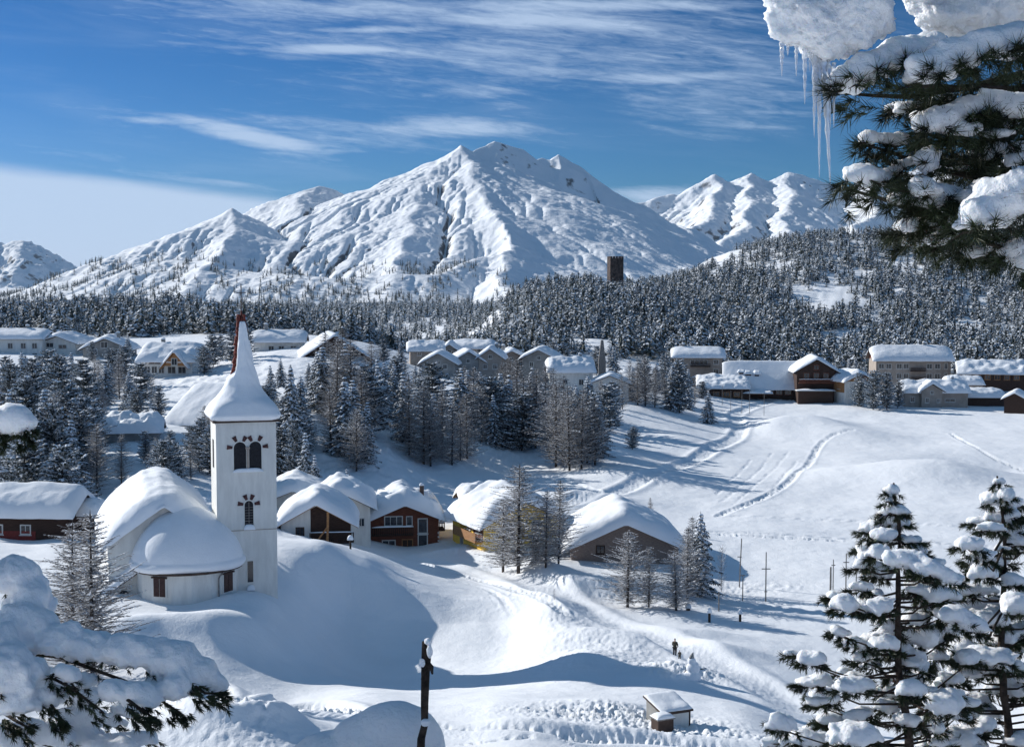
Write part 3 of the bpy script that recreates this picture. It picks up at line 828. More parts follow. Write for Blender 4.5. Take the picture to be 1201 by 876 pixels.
base_prof = [(TH_ + 0.0, 2.42), (TH_ + 0.14, 2.44), (TH_ + 0.9, 2.0), (TH_ + 1.7, 1.45), (TH_ + 2.8, 0.88), (TH_ + 4.4, 0.50), (TH_ + 6.2, 0.30), (TH_ + 7.7, 0.20), (TH_ + 8.9, 0.05)]
spire_o = spire(base_prof, 'spire', M['shingle'], church, 0.0, 32)
eb = MB(); eb.box(-2.66, 2.66, tw - 2.66, tw + 2.66, TH_ - 0.12, TH_ + 0.05); eb.build('eaves_board', M['eave'], spire_o)
# snow on the spire: full blanket lower down, leaving the two shingle edges free near the top
def blanket():
    n, rows = 64, 60
    V = []; F = []
    for i in range(rows + 1):
        t = i / rows
        z = TH_ + 0.02 + 8.0 * t
        zz = [p[0] for p in base_prof]; rr = [p[1] for p in base_prof]
        r0 = float(np.interp(z, zz, rr))
        th = 0.50 * (1 - t) ** 0.7 + 0.16
        th *= min(1, 0.35 + 3.4 * t / 0.25) if t < 0.2 else 1
        bell = 0.20 * math.exp(-((t - 0.17) / 0.10) ** 2)
        for k in range(n):
            a = 2 * math.pi * (k + 0.5) / n
            c, s_ = math.cos(a), math.sin(a)
            pw = 2.0 + 7.0 * max(0, 1 - t * 4.5)
            base = (r0 + th + bell) * (1.0 / (abs(c) ** pw + abs(s_) ** pw) ** (1 / pw))
            j = 0.14 * float(fbm(np.array([c * 1.5 + 3]), np.array([s_ * 1.5 + z * 0.7]), 3)[0])
            # windward (left and behind) side swept bare near the top
            d = math.cos(a - math.radians(178)); bare = max(0.0, min(1, (d - 0.55) / 0.25)) * max(0, min(1, (t - 0.42) / 0.1))
            d2 = math.cos(a - math.radians(8)); bare = max(bare, max(0.0, min(1, (d2 - 0.72) / 0.2)) * max(0, min(1, (t - 0.80) / 0.06)))
            rr_ = base * (1 - bare) + (r0 * 0.72) * bare + j * (1 - bare)
            V.append((c * rr_, tw + s_ * rr_, z))
    for i in range(rows):
        for k in range(n):
            F.append((i * n + k, i * n + (k + 1) % n, (i + 1) * n + (k + 1) % n, (i + 1) * n + k))
    F.append(tuple(range(n - 1, -1, -1))); F.append(tuple(rows * n + k for k in range(n)))
    mb = MB(); mb.add(V, F); return mb.build('snow_cover', M['snow_roof'], spire_o, smooth=True)
blanket()
# rough shingle fins on the bare edges
fb = MB()
for sgn, z0, z1 in ((-1, 11.8 - 8.6 + TH_ - 0.0, TH_ + 8.6), (1, TH_ + 6.2, TH_ + 8.6)):
    zlist = np.linspace(z0 if sgn < 0 else z0, z1, 16)
    for za, zb in zip(zlist[:-1], zlist[1:]):
        ra = float(np.interp(za, [p[0] for p in base_prof], [p[1] for p in base_prof])) + 0.10 + random.uniform(-0.05, 0.06)
        rb = float(np.interp(zb, [p[0] for p in base_prof], [p[1] for p in base_prof])) + 0.13
        fb.prism([(sgn * (ra - 0.10), za), (sgn * (ra + (random.uniform(.08, .24) if sgn < 0 else .12)), za - 0.06), (sgn * (rb + (.12 if sgn < 0 else .06)), zb), (sgn * (rb - 0.10), zb)], tw - 0.16, tw + 0.2, 'y')
fb.build('ridge_shingles', M['shingle'], spire_o)
cr = MB(); cr.box(-0.035, 0.035, tw - 0.035, tw + 0.035, TH_ + 8.7, TH_ + 11.1); cr.box(-0.38, 0.38, tw - 0.03, tw + 0.03, TH_ + 10.35, TH_ + 10.42)
cr.build('cross', M['eave'], spire_o)
# windows of the tower
def arched(parent, cx, z0, w, h, depth=0.25, name='belfry_window', louvre=False):
    pts = [(cx - w / 2, z0), (cx + w / 2, z0)] + [(cx + w / 2 * math.cos(a), z0 + h - w / 2 + w / 2 * math.sin(a)) for a in np.linspace(0, math.pi, 11)]
    m = MB(); m.prism(pts, -0.012, 0.10, 'y')
    o = m.build(name, M['black'], parent)
    f = MB()
    f.prism([(cx - w / 2 - 0.08, z0), (cx - w / 2 + 0.005, z0), (cx - w / 2 + 0.005, z0 + h - w / 2), (cx - w / 2 - 0.08, z0 + h - w / 2)], -0.05, 0.05, 'y')
    f.prism([(cx + w / 2 - 0.005, z0), (cx + w / 2 + 0.08, z0), (cx + w / 2 + 0.08, z0 + h - w / 2), (cx + w / 2 - 0.005, z0 + h - w / 2)], -0.05, 0.05, 'y')
    arc = [(cx + (w / 2 + 0.08) * math.cos(a), z0 + h - w / 2 + (w / 2 + 0.08) * math.sin(a)) for a in np.linspace(0, math.pi, 11)]
    arc2 = [(cx + (w / 2 - 0.005) * math.cos(a), z0 + h - w / 2 + (w / 2 - 0.005) * math.sin(a)) for a in np.linspace(math.pi, 0, 11)]
    f.prism(arc + arc2, -0.05, 0.05, 'y')
    f.build('surround', M['plaster'], o)
    if louvre:
        l = MB()
        for i in range(7): l.box(cx - w / 2 + 0.02, cx + w / 2 - 0.02, -0.035, -0.013, z0 + 0.1 + i * (h - 0.45) / 7, z0 + 0.13 + i * (h - 0.45) / 7)
        l.box(cx - 0.02, cx + 0.02, -0.04, -0.013, z0 + 0.05, z0 + h - 0.12)
        l.build('grille', M['metal'], o)
    return o
def voussoirs(parent, cx, zc, r, angs):
    for a in angs:
        a = math.radians(a); c, s_ = math.cos(a), math.sin(a)
        m = MB()
        p = [(r, -0.10), (r + 0.44, -0.18), (r + 0.44, 0.18), (r, 0.10)]
        m.prism([(cx + x * c - y * s_, zc + x * s_ + y * c) for x, y in p], -0.07, 0.02, 'y')
        m.build('arch_stone', M['redstone'], parent)
zb = 10.25
for sx in (-0.62, 0.62):
    arched(church, sx + 0.10, zb, 1.0, 2.35)
col_ = MB(); col_.tube([(0.10, -0.10, zb), (0.10, -0.10, zb + 1.75)], 0.09, 10); col_.box(-0.07, 0.27, -0.24, -0.01, zb + 1.75, zb + 1.93); col_.build('column', M['plaster_tan'], church)
voussoirs(church, -0.52, zb + 1.85, 0.60, (175, 118, 62)); voussoirs(church, 0.72, zb + 1.85, 0.60, (118, 62, 5))
snow_cap('sill_snow', lambda X, Y: X * 0 + zb - 0.12, -1.15, 1.35, -0.3, 0.02, 0.30, church, 2.0, nu=20, nv=8, p=(4, 3))
zc = 5.75
arched(church, 0.15, zc, 0.72, 2.0, name='arched_window', louvre=True); voussoirs(church, 0.15, zc + 1.64, 0.46, (170, 112, 68, 10))
snow_cap('sill_snow', lambda X, Y: X * 0 + zc - 0.32, -0.3, 0.62, -0.42, 0.02, 0.42, church, 5.0, nu=16, nv=8, p=(3, 3))
window(church, 'F', 0.20, 0.95, 0.62, 1.9, (-tw, tw, 0, 2 * tw), fm='plaster', name='slit_window', bars=0, sill=False)
snow_cap('sill_snow', lambda X, Y: X * 0 + 0.42, -0.12, 0.55, -0.32, 0.02, 0.42, church, 7.0, nu=12, nv=8, p=(3, 3))
sw = MB(); sw.box(-tw - 0.04, -tw + 0.05, tw - 0.45, tw + 0.45, 10.3, 12.6); sw.build('belfry_window', M['black'], church)
sc_ = MB(); sc_.box(-2.44, 2.44, -0.028, 0.02, 5.30, 5.36); sc_.build('string_course', M['plaster_tan'], church)

# nave, behind and to the left of the tower
nx = -6.6; nhw = 4.35; ny0, ny1 = 1.0, 15.5; nze, nzr = 4.4, 7.45
b = MB(); b.prism([(nx - nhw, -3), (nx + nhw, -3), (nx + nhw, nze), (nx, nzr), (nx - nhw, nze)], ny0, ny1, 'y'); b.build('nave_wall', M['plaster'], church)
r = MB(); k = (nzr - nze) / nhw; xo = nhw + 0.45; zo = nzr - k * xo
r.prism([(nx - xo, zo + .01), (nx, nzr + .01), (nx, nzr + .2), (nx - xo, zo + .2)], ny0 - .35, ny1 + .35, 'y')
r.prism([(nx, nzr + .01), (nx + xo, zo + .01), (nx + xo, zo + .2), (nx, nzr + .2)], ny0 - .35, ny1 + .35, 'y')
ro = r.build('nave_roof', M['eave'], church)
snow_cap('snow_cover', lambda X, Y: nzr + .2 - k * np.abs(X - nx) + 0.35 * np.clip((Y - 3) / 10, 0, 1), nx - xo - .45, nx + xo - 0.1, ny0 - .6, ny1 + .5, 1.7, ro, 3.3, 0.10, soft=1.2, nu=60, nv=60, p=(5, 8))
# choir with rounded east end, in front of the nave
ax, ar = -4.75, 4.0
ay = 0.2; az = 2.55
def apse_pts(rad, n=26, y_back=2.2, poly=False):
    pts = [(ax + rad * math.cos(a), ay - rad * 0.86 * math.sin(a)) for a in np.linspace(0, math.pi, n)]
    return [(ax + rad, y_back)] + pts + [(ax - rad, y_back)]
b = MB(); b.prism(apse_pts(ar, 9), -3.0, az, 'z'); b.build('choir_wall', M['plaster'], church)
b = MB(); b.prism(apse_pts(ar + 0.36, 13), az + 0.002, az + 0.16, 'z'); chr_ = b.build('choir_roof', M['eave'], church)
def choir_snow():
    n, rows = 72, 40
    V = []; F = []
    for i in range(rows + 1):
        t = i / rows                                # 0 rim .. 1 crown
        if t < 0.25:
            q = t / 0.25; rad = (ar + 0.42) + 0.22 * math.sin(q * math.pi) ; z = az + 0.10 + q * 0.75
        else:
            q = (t - 0.25) / 0.75; rad = (ar + 0.42) * math.cos(q * math.pi / 2) ** 1.05; z = az + 0.85 + 3.9 * math.sin(q * math.pi / 2) ** 1.25
        for k_ in range(n):
            a = 2 * math.pi * k_ / n
            c, s_ = math.cos(a), math.sin(a)
            pw = 2.35
            rr = rad / (abs(c) ** pw + abs(s_) ** pw) ** (1 / pw)
            j = 0.16 * float(fbm(np.array([c * 1.3 + t * 2]), np.array([s_ * 1.3 + 7]), 3)[0]) * min(1, t * 6) * min(1, (1 - t) * 4)
            yy = ay + 0.5 - s_ * rr * (0.90 if s_ > 0 else 0.72)
            V.append((ax + c * rr, yy + (0.9 * max(0, q) if t > .25 else 0), z + j))
    for i in range(rows):
        for k_ in range(n):
            F.append((i * n + k_, i * n + (k_ + 1) % n, (i + 1) * n + (k_ + 1) % n, (i + 1) * n + k_))
    F.append(tuple(range(n - 1, -1, -1))); F.append(tuple(rows * n + k_ for k_ in range(n)))
    mb = MB(); mb.add(V, F); mb.build('snow_cover', M['snow_roof'], chr_, smooth=True)
choir_snow()
def choir_window(deg, zc_, name='shuttered_window'):
    a = math.radians(deg); c, s_ = math.cos(a), math.sin(a)
    cx, cy = ax + ar * 0.97 * c, ay - ar * 0.86 * 0.97 * s_
    th = math.atan2(-s_, c) + math.pi / 2
    o = empty(name, (0, 0, 0)); o.parent = church; o.location = (cx, cy, zc_); o.rotation_euler = (0, 0, th)
    return o
for deg in (127, 43):
    a = math.radians(deg)
    cx, cy = ax + ar * math.cos(a), ay - ar * 0.86 * math.sin(a)
    nrm = Vector((math.cos(a) * 0.86, -math.sin(a), 0)).normalized(); tg = Vector((-nrm.y, nrm.x, 0))
    def wbox(u0, u1, z0, z1, d0, d1, m):
        V = []
        for zz in (z0, z1):
            for (u, d) in ((u0, d0), (u1, d0), (u1, d1), (u0, d1)):
                q = Vector((cx, cy, 0)) + tg * u + nrm * d; V.append((q.x, q.y, zz))
        m.add(V, [(0, 3, 2, 1), (4, 5, 6, 7), (0, 1, 5, 4), (1, 2, 6, 5), (2, 3, 7, 6), (3, 0, 4, 7)])
    m = MB(); wbox(-.62, .62, .78, 2.42, -.35, .03, m); fo = m.build('window', M['plaster'], church)
    m = MB(); wbox(-.5, -.03, .85, 2.3, .033, .085, m); m.build('shutter', M['shutter'], fo)
    m = MB(); wbox(.03, .5, .85, 2.3, .033, .085, m); m.build('shutter', M['shutter'], fo)
    m = MB(); wbox(-.68, .68, 2.30, 2.44, .032, .13, m); m.build('lintel', M['wood_dark'], fo)
m = MB()
a = math.radians(58); px_, py_ = ax + (ar + .07) * math.cos(a), ay - (ar * .86 + .07) * math.sin(a)
m.tube([(px_ + .35, py_ + .05, az - .05), (px_ + .1, py_, az - .3), (px_, py_, az - .5), (px_, py_, -1.5)], 0.06, 8); m.build('downpipe', M['metal'], church)
# lean-to sacristy on the left
b = MB(); b.prism([(ax - ar - 3.3, -3), (ax - ar + .3, -3), (ax - ar + .3, 2.35), (ax - ar - 3.3, -.1)], 0.7, 5.5, 'y'); b.build('sacristy_wall', M['plaster'], church)
r = MB(); r.prism([(ax - ar - 3.8, -.42), (ax - ar + .3, 2.37), (ax - ar + .3, 2.55), (ax - ar - 3.8, -.24)], 0.3, 5.9, 'y'); ro = r.build('sacristy_roof', M['eave'], church)
snow_cap('snow_cover', lambda X, Y: -.24 + (X - (ax - ar - 3.8)) * (2.79 / 4.1), ax - ar - 3.9, ax - ar + .3, .15, 6.0, 0.75, ro, 9.1, nu=30, nv=26)
ab = [(ax - ar - 1.45, -.35), (ax - ar - .65, -.35)] + [(ax - ar - 1.05 + .4 * math.cos(q), .45 + .4 * math.sin(q)) for q in np.linspace(0, math.pi, 9)]
m = MB(); m.prism(ab, .66, .75, 'y'); m.build('arched_window', M['glass'], church)
m = MB()
for q in np.linspace(-1.4, -.7, 4): m.box(ax - ar + q - .02, ax - ar + q + .02, .63, .657, -.33, .7)
for q in (0, .4): m.box(ax - ar - 1.43, ax - ar - .67, .62, .655, q - .02, q + .02)
m.build('grille', M['metal'], church)
# ------------------------------------------------------------------ the village
# brown chalet in the middle
h = house('brown timber chalet with balcony and huge rounded snow pillow on its roof', 475, 640, 172, 8.4, 10, 3.3, 1.75, R(8), 'wood', T=1.9, over=0.8, cat='chalet', name='chalet',
          wins=[('F', -1.4, 2.5, 2.3, 1.25, {'bars': 2}), ('F', 0.55, 2.5, 0.8, 1.2, {'bars': 0}), ('F', 2.2, 1.5, 1.25, 1.9, {'bars': 0}), ('F', 2.2, -.45, 1.25, 1.85, {'bars': 0}), ('F', -2.0, -.3, 1.7, 1.1), ('F', .3, -.3, 1.4, 1.15, {'glass': 'wood_dark', 'fm': 'wood_light'})])
balcony(h, -4.1, 1.0, 0, 1.55, 0.9, 0.95, 'wood_dark', 0.16)
balcony(h, 4.25, 5.0, 3.0, 1.8, 2.6, 0.9, 'wood_dark', 0.3)
chimney(h, 2.4, 4, 4.3, 0.5, 2.6)
for i in range(5):
    m = MB(); m.box(4.06, 4.28, -.09, .1, -.6 + i * .5, -.35 + i * .5); m.build('corner_stone', M['frame'], h)
# yellow house
h = house('yellow house with rust-brown balcony side, half hidden behind bare larches', 614, 646, 166, 10.2, 10, 3.4, 2.5, R(24), 'plaster_yellow', T=1.5, over=0.9, cat='house',
          wins=[('F', 1.6, 2.4, 1.1, 1.2), ('F', -1.8, 2.3, 1.1, 1.2), ('F', 2.0, -.1, 1.1, 1.2), ('L', 2, 2.2, 1.0, 1.2), ('L', 4.6, 2.2, 1.0, 1.2), ('L', 7, 0, 1.0, 1.2)])
m = MB(); m.box(-6.1, -5.103, .4, 7.5, 1.3, 1.5); m.box(-6.1, -6.0, .4, 7.5, 1.503, 2.4); m.build('balcony', M['wood_light'], h)
m = MB(); m.box(-5.14, -5.09, .3, 3.2, 1.5, 3.2); m.build('timber_cladding', M['wood'], h)
h = house('low snow-topped annex peeping out behind the left corner of the yellow house', 572, 618, 178, 5.6, 5, 3.2, .9, R(12), 'plaster_yellow', T=1.3, axis='x', cat='annex', name='annex', wins=[('F', -.6, 1.6, 1.0, 1.0)])
# grey timber house
h = house('grey boarded house with one small dark window under a broad snowy gable', 733, 662, 158, 12.2, 12, 2.0, 2.7, R(2), 'plaster_mauve', T=1.7, over=1.0, cat='house', lump=0.1,
          wins=[('F', -2.8, 1.25, 1.0, 1.0, {'fm': 'wood_dark'}), ('F', -3.6, -.75, 1.4, .45, {'fm': 'wood_dark', 'bars': 0})])
# white walled chalet right of the tower
h = house('white-walled chalet with a dark covered balcony, right beside the church tower', 371, 640, 152, 7.6, 9, 2.4, 2.1, R(6), 'plaster', 'wood_light', T=1.35, over=.75, cat='chalet', name='chalet',
          wins=[('F', -1.75, .35, .95, 1.75, {'fm': 'wood_dark'}), ('F', -3.0, .5, .7, .8)])
m = MB(); m.prism([(-.6, .2), (3.75, .2), (3.75, 2.4), (0.0, 4.35), (-.6, 4.05)], -.035, .03, 'y'); m.build('timber_gable', M['wood_dark'], h)
balcony(h, -.7, 4.1, 0, .65, 1.2, 1.0, 'wood_dark', .1)
m = MB(); m.tube([(1.2, -2.2, -1.5), (1.35, -2.2, 4.0)], .13, 7); m.build('prop_post', M['wood_light'], h)
m = MB(); m.tube([(-.9, -2.4, -.5), (1.25, -2.3, 2.4)], .09, 7); m.build('prop_post', M['wood_light'], h)
m = MB(); m.tube([(.9, -2.2, -1.5), (1.3, -2.2, 2.0)], .09, 7); m.build('prop_post', M['wood_light'], h)
h = house('pale chalet whose dark gable stands just behind the covered-balcony chalet', 398, 628, 166, 7.4, 9, 3.4, 1.8, R(6), 'plaster', T=1.3, over=.7, cat='chalet', name='chalet', wins=[('F', 2.6, 1.0, .9, 1.1)])
h = house('low barn with broad white roof behind the bell tower', 344, 622, 170, 7.5, 10, 3.4, 1.4, R(6), 'plaster', T=1.5, over=.7, cat='barn', name='barn')
# left edge house
h = house('long brown house with red boarded front at the left edge below the grove', 28, 634, 136, 9.0, 6.5, 2.5, 1.5, R(-4), 'wood_dark', T=1.35, axis='x', over=.6, cat='house', lump=.12, wins=[('F', -2.6, .6, 1.1, 1.0), ('F', .2, .6, 1.1, 1.0)])
m = MB(); m.box(-4.55, 1.2, -.05, .02, -1.2, .95); m.build('red_boarding', M['red'], h)
h = house('little lean-to shed heaped with snow beside the red boarded house', 101, 618, 138, 2.2, 3, 1.1, .5, R(-4), 'wood_dark', T=1.0, axis='x', over=.3, cat='shed', name='shed')
# big tilted snow roof
h = house('large barn with one steep white roof slope, upslope left of the spire', 222, 503, 205, 6.8, 14, 1.1, 4.2, R(-24), 'wood_dark', T=1.0, axis='x', over=1.0, cat='barn', name='barn', lump=.08)
h = house('buried cottage showing only a low snowy hump among the left trees', 150, 512, 190, 8, 6, .6, 1.1, R(10), 'plaster_grey', T=1.0, axis='x', over=.6, cat='cottage', name='cottage', lump=.5)
h = house('low cottage behind the larches with a flat snow lid, above the church nave', 245, 500, 215, 6, 5, .8, .9, R(-10), 'wood_dark', T=1.1, axis='x', over=.5, cat='cottage', name='cottage', lump=.3)
# houses of the upper left
h = house('cream chalet with honey timber gable and a row of ground floor windows, upper left', 196, 440, 290, 10.8, 9, 3.2, 2.4, R(-6), 'plaster', 'wood_light', T=1.0, axis='x', over=1.1, cat='chalet', name='chalet', z=None,
          wins=[('F', -4.2, .3, 1.1, 1.3), ('F', -2.7, .3, 1.1, 1.3), ('F', -1.2, .3, 1.1, 1.3), ('F', 1.0, .3, 1.5, 1.3), ('F', 3.2, .3, 1.5, 1.3), ('F', -2.6, 2.2, 2.2, .6)], gm='wood_light')
m = MB(); m.prism([(-.3, 2.0), (4.2, 2.0), (2.0, 4.6)], -1.2, 2.0, 'y'); m.build('cross_gable', M['wood_light'], h)
r = MB(); r.prism([(-1.0, 1.3), (2.0, 4.75), (5.0, 1.3), (5.0, 1.55), (2.0, 5.0), (-1.0, 1.55)], -1.7, 2.4, 'y'); ro = r.build('cross_roof', M['wood_light'], h)
snow_cap('snow_cover', lambda X, Y: 5.0 - np.abs(X - 2) * 1.15, -1.1, 5.1, -1.8, 2.4, .7, ro, 1.0, nu=24, nv=16)
window(h, 'F', 2.0, 2.1, 1.3, 1.5, (-5, 5, -1.2, 2), fm='frame')
h = house('grey gabled house between the pale apartment block and the cream chalet', 124, 418, 330, 10.5, 10, 1.8, 2.3, R(4), 'plaster_grey', T=.8, over=1.0, wins=[('F', -.3, 1.9, 1.4, 1.3), ('F', 2.2, .3, 1.2, 1.2), ('F', -2.6, .3, 1.2, 1.2)])
h = house('long white apartment block with three rows of small windows at the far left edge', 10, 423, 335, 16, 10, 5.2, 1.3, R(0), 'plaster', T=1.0, axis='x', over=.7, cat='apartment block', name='apartment_block', lump=.08,
          wins=[('F', u, zz, 1.1, 1.2) for u in (-6.5, -3, .5, 3.6, 6.3) for zz in (.4, 2.8)])
h = house('pale house with a dark ribbon of windows adjoining the white apartment block', 68, 417, 338, 9.0, 9, 3.0, 1.6, R(-8), 'plaster', T=.9, over=1.0, wins=[('F', -2.6, 1.9, 2.6, 1.0, {'bars': 2}), ('F', 1.2, 1.6, 1.8, .9), ('F', -2, .1, 1.4, .9)])
h = house('wide white house with two dark windows seen just right of the spire tip', 326, 417, 320, 11, 8, 3.2, 1.6, R(4), 'plaster', T=1.0, axis='x', over=.9, wins=[('F', -1.5, .9, 1.1, 1.1), ('F', .8, .9, 1.1, 1.1), ('F', 3.5, .9, 1.1, 1.1)])
h = house('big chalet with steep brown-edged gable partly hidden by tall larches', 392, 432, 305, 13.5, 12, 2.6, 4.4, R(14), 'plaster', 'wood', T=.8, over=1.9, cat='chalet', name='chalet', wins=[('F', 2, 2.2, 1.6, 1.6), ('F', -2.2, 2.2, 1.6, 1.6), ('F', 2, -.5, 1.6, 1.5), ('F', -2.2, -.5, 1.6, 1.5)], gm='wood_dark')
# the cluster in the centre
CL = [(500, 420, 350, 8, 7, 1.9, 1.5, 6, 'plaster_tan', 'x', 'small tan house with snow roof at the left end of the village centre'),
      (527, 420, 352, 5.2, 9, 1.5, 1.8, 0, 'plaster_grey', 'y', 'narrow grey gable just right of the leftmost tan centre house'),
      (553, 416, 372, 10, 8, 1.7, 1.4, -8, 'plaster_tan', 'x', 'house with a broad bluish snow roof behind the centre gables'),
      (514, 436, 330, 8, 7, 2.0, 2.2, -6, 'plaster_grey', 'y', 'front house of the centre with a pointed snow gable above the grove'),
      (549, 440, 335, 7.5, 8, 3.2, 2.3, 8, 'plaster_grey', 'y', 'grey gabled house third from the left in the centre row'),
      (575, 436, 335, 5.6, 8, 3.4, 1.9, -4, 'plaster_tan', 'y', 'narrow tan gabled house in the middle of the centre row'),
      (600, 434, 350, 8.5, 8, 2.6, 2.0, 4, 'plaster_tan', 'y', 'tan gabled house behind bare trees right of the narrow one'),
      (632, 433, 345, 8.5, 8, 2.6, 2.0, -12, 'plaster_grey', 'y', 'grey house with snow gable next to the white long house')]
for px, py, D, w, d, hh, ri, ro_, wl, axs, lb in CL:
    house(lb, px, py, D, w, d, hh, ri, R(ro_), wl, T=.85, axis=axs, over=.8, group='houses of the village centre', wins=[('F', -w * .22, .6, .9, 1.0), ('F', w * .2, .6, .9, 1.0), ('F', 0, hh - .3, .8, .8)])
h = house('white house with long smooth snow roof and two tiny windows, centre right', 670, 456, 325, 10.0, 8, 4.0, 1.9, R(3), 'plaster', T=1.3, axis='x', over=.7, wins=[('F', -1.4, 1.1, .9, .9), ('F', 2.3, .8, 1.0, 1.2), ('F', 4.0, 1.1, .5, .6)])
h = house('low pale house with dark-lined gable beside the white long-roofed house', 715, 458, 322, 8.6, 8, 1.6, 1.7, R(-6), 'plaster', T=.7, over=.7, wins=[('F', 1.6, .3, 1.5, .8)])
# stone spirelet
p = at(706, 438, 345)
st = MB(); st.prism([(-.9, -2), (.9, -2), (.9, 3), (.28, 8.2), (-.28, 8.2), (-.9, 3)], -.8, .8, 'y'); o = st.build('stone_obelisk', M['metal'], None); o.location = p
tag(o, 'slim dark stone spire rising behind the low pale house', 'obelisk')
# O: brown apartment house
h = house('tan and brown house with a flat-looking snow lid standing alone before the forest', 819, 441, 385, 13.0, 9, 5.2, 1.6, R(-5), 'plaster_tan', T=1.2, axis='x', over=.9, lump=.08,
          wins=[('F', -4.8, 3.2, 1.4, 1.1), ('F', .2, 3.2, 4.0, 1.1, {'bars': 3}), ('F', 4.8, 3.2, 1.2, 1.1), ('F', -4.8, .7, 1.4, 1.1), ('F', 4.8, .7, 1.2, 1.1)])
balcony(h, -2.2, 3.2, 0, 2.7, 1.1, .9, 'wood_dark', 0)
# P: hotel
p = at(900, 466, 372)
hotel = house('sprawling dark timber hotel with broken snow roof in the middle distance', 898, 466, 372, 20, 12, 3.1, 5.6, R(-7), 'wood_dark', T=.9, axis='x', over=1.2, cat='hotel', name='hotel', lump=.06,
              wins=[('F', -8 + i * 2.3, .7, 1.5, 1.3, {'fm': 'wood'}) for i in range(9)])
b = MB(); b.box(-17.5, -4.5, -4.0, 3, -2, 2.4); b.build('wing_wall', M['wood_dark'], hotel)
r = MB(); r.prism([(-4.9, 2.403), (3, 5.2), (3, 5.4), (-4.9, 2.6)], -18.2, -4.2, 'x'); ro = r.build('wing_roof', M['eave'], hotel)
snow_cap('snow_cover', lambda X, Y: 2.6 + (Y + 4.9) * .354, -18.4, -4.1, -5.0, 3.5, .8, ro, 4.0, .5, nu=60, nv=30)
for i in range(4): window(hotel, 'F', -15.8 + i * 2.7, .4, 1.7, 1.3, (-17, 4, -4.0, 3), fm='wood_light')
for (x, z, w2) in ((-4.6, 5.0, 1.5), (-2.3, 4.9, 1.1), (-6.4, 5.4, 1.0)):
    b = MB(); b.box(x - w2 / 2, x + w2 / 2, .6 + (z - 4.0), 3.2 + (z - 4), z - .6, z + 1.1); do = b.build('dormer', M['wood_dark'], hotel)
    snow_cap('snow_cover', lambda X, Y, z=z: X * 0 + z + 1.1, x - w2 / 2 - .5, x + w2 / 2 + .6, .2 + z - 4, 3.6 + z - 4, .8, do, x, .5, nu=14, nv=12, p=(3, 3))
b = MB(); b.box(-6, 1.5, -4.6, -.1, 1.25, 1.4); do = b.build('porch_roof', M['wood_dark'], hotel); snow_cap('snow_cover', lambda X, Y: X * 0 + 1.4, -6.2, 1.7, -4.8, -.1, .6, do, 5.5, .7, nu=26, nv=14, p=(3, 3))
h = house('tall dark chalet with arched snow gable at the right end of the hotel', 957, 468, 366, 10, 11, 7.4, 2.9, R(-3), 'wood_dark', T=.9, over=1.0, cat='chalet', name='chalet',
          wins=[('F', -2.5, 5.2, 1.3, 1.4, {'fm': 'wood'}), ('F', 0, 5.2, 1.3, 1.4, {'fm': 'wood'}), ('F', 2.5, 5.2, 1.3, 1.4, {'fm': 'wood'}), ('F', 0, 7.6, 1.2, 1.1, {'fm': 'wood'})])
balcony(h, -4.6, 4.6, 0, 4.3, 1.2, .9, 'wood', .15)
b = MB(); b.box(-5.5, 4.5, -3.4, -.1, 2.25, 2.42); do = b.build('porch_roof', M['metal'], h); snow_cap('snow_cover', lambda X, Y: X * 0 + 2.42, -5.6, 4.6, -3.5, -.1, .35, do, 2.5, .4, nu=20, nv=12, p=(4, 3))
b = MB(); b.box(-5, 4, -2.6, -.1, -2, 2.2); b.build('porch', M['wood_dark'], h)
# Q..U right hand group
h = house('white and wood gabled house half hidden by the clump of young pines', 1008, 472, 362, 8.6, 9, 5.6, 1.7, R(18), 'plaster', T=1.0, over=.9, gm='wood_light', wins=[('F', -1, 3.4, 1.2, 1.2), ('F', 2, 3.4, 1.2, 1.2), ('L', 3, 3.4, 1.3, 1.3)])
m = MB(); m.box(-4.36, -4.2, .3, 8.6, 2.6, 5.4); m.build('timber_cladding', M['wood_light'], h)
h = house('long tan four-storey hotel with arched-looking windows before the forest slope', 1071, 447, 392, 20.5, 11, 6.0, 2.6, R(-4), 'plaster_tan', T=1.2, axis='x', over=1.0, cat='hotel', name='hotel', lump=.1,
          wins=[('F', u, zz, 1.3, 1.25) for u in (-8.8, -6.8, -3.9, -2, 4.4, 6.6) for zz in (.7, 3.4)] + [('F', 8.9, zz, .8, 1.4) for zz in (.7, 3.4)], gm='wood')
balcony(h, -.9, 3.2, 0, 2.9, 1.2, .9, 'wood_dark', 0); balcony(h, -.9, 3.2, 0, .4, 1.2, .9, 'wood_dark', 0)
h = house('low tan building with cross gable in front of the long tan hotel', 1098, 473, 358, 16.0, 8, 2.9, 1.8, R(-2), 'plaster_tan', T=1.15, axis='x', over=.8, cat='building', name='building', lump=.35, wins=[('F', -6, .3, 1.0, 1.2), ('F', 3.5, .3, 2.2, .8)])
b = MB(); b.prism([(-4.0, -2), (1.2, -2), (1.2, 3.3), (-1.4, 4.9), (-4.0, 3.3)], -1.2, 1, 'y'); b.build('cross_gable', M['plaster_tan'], h)
r = MB(); r.prism([(-4.8, 2.9), (-1.4, 5.0), (2.0, 2.9), (2.0, 3.1), (-1.4, 5.2), (-4.8, 3.1)], -1.8, 3.5, 'y'); ro = r.build('cross_roof', M['eave'], h)
snow_cap('snow_cover', lambda X, Y: 5.2 - np.abs(X + 1.4) * .618, -5.0, 2.2, -2.0, 3.6, 1.0, ro, 6, .2)
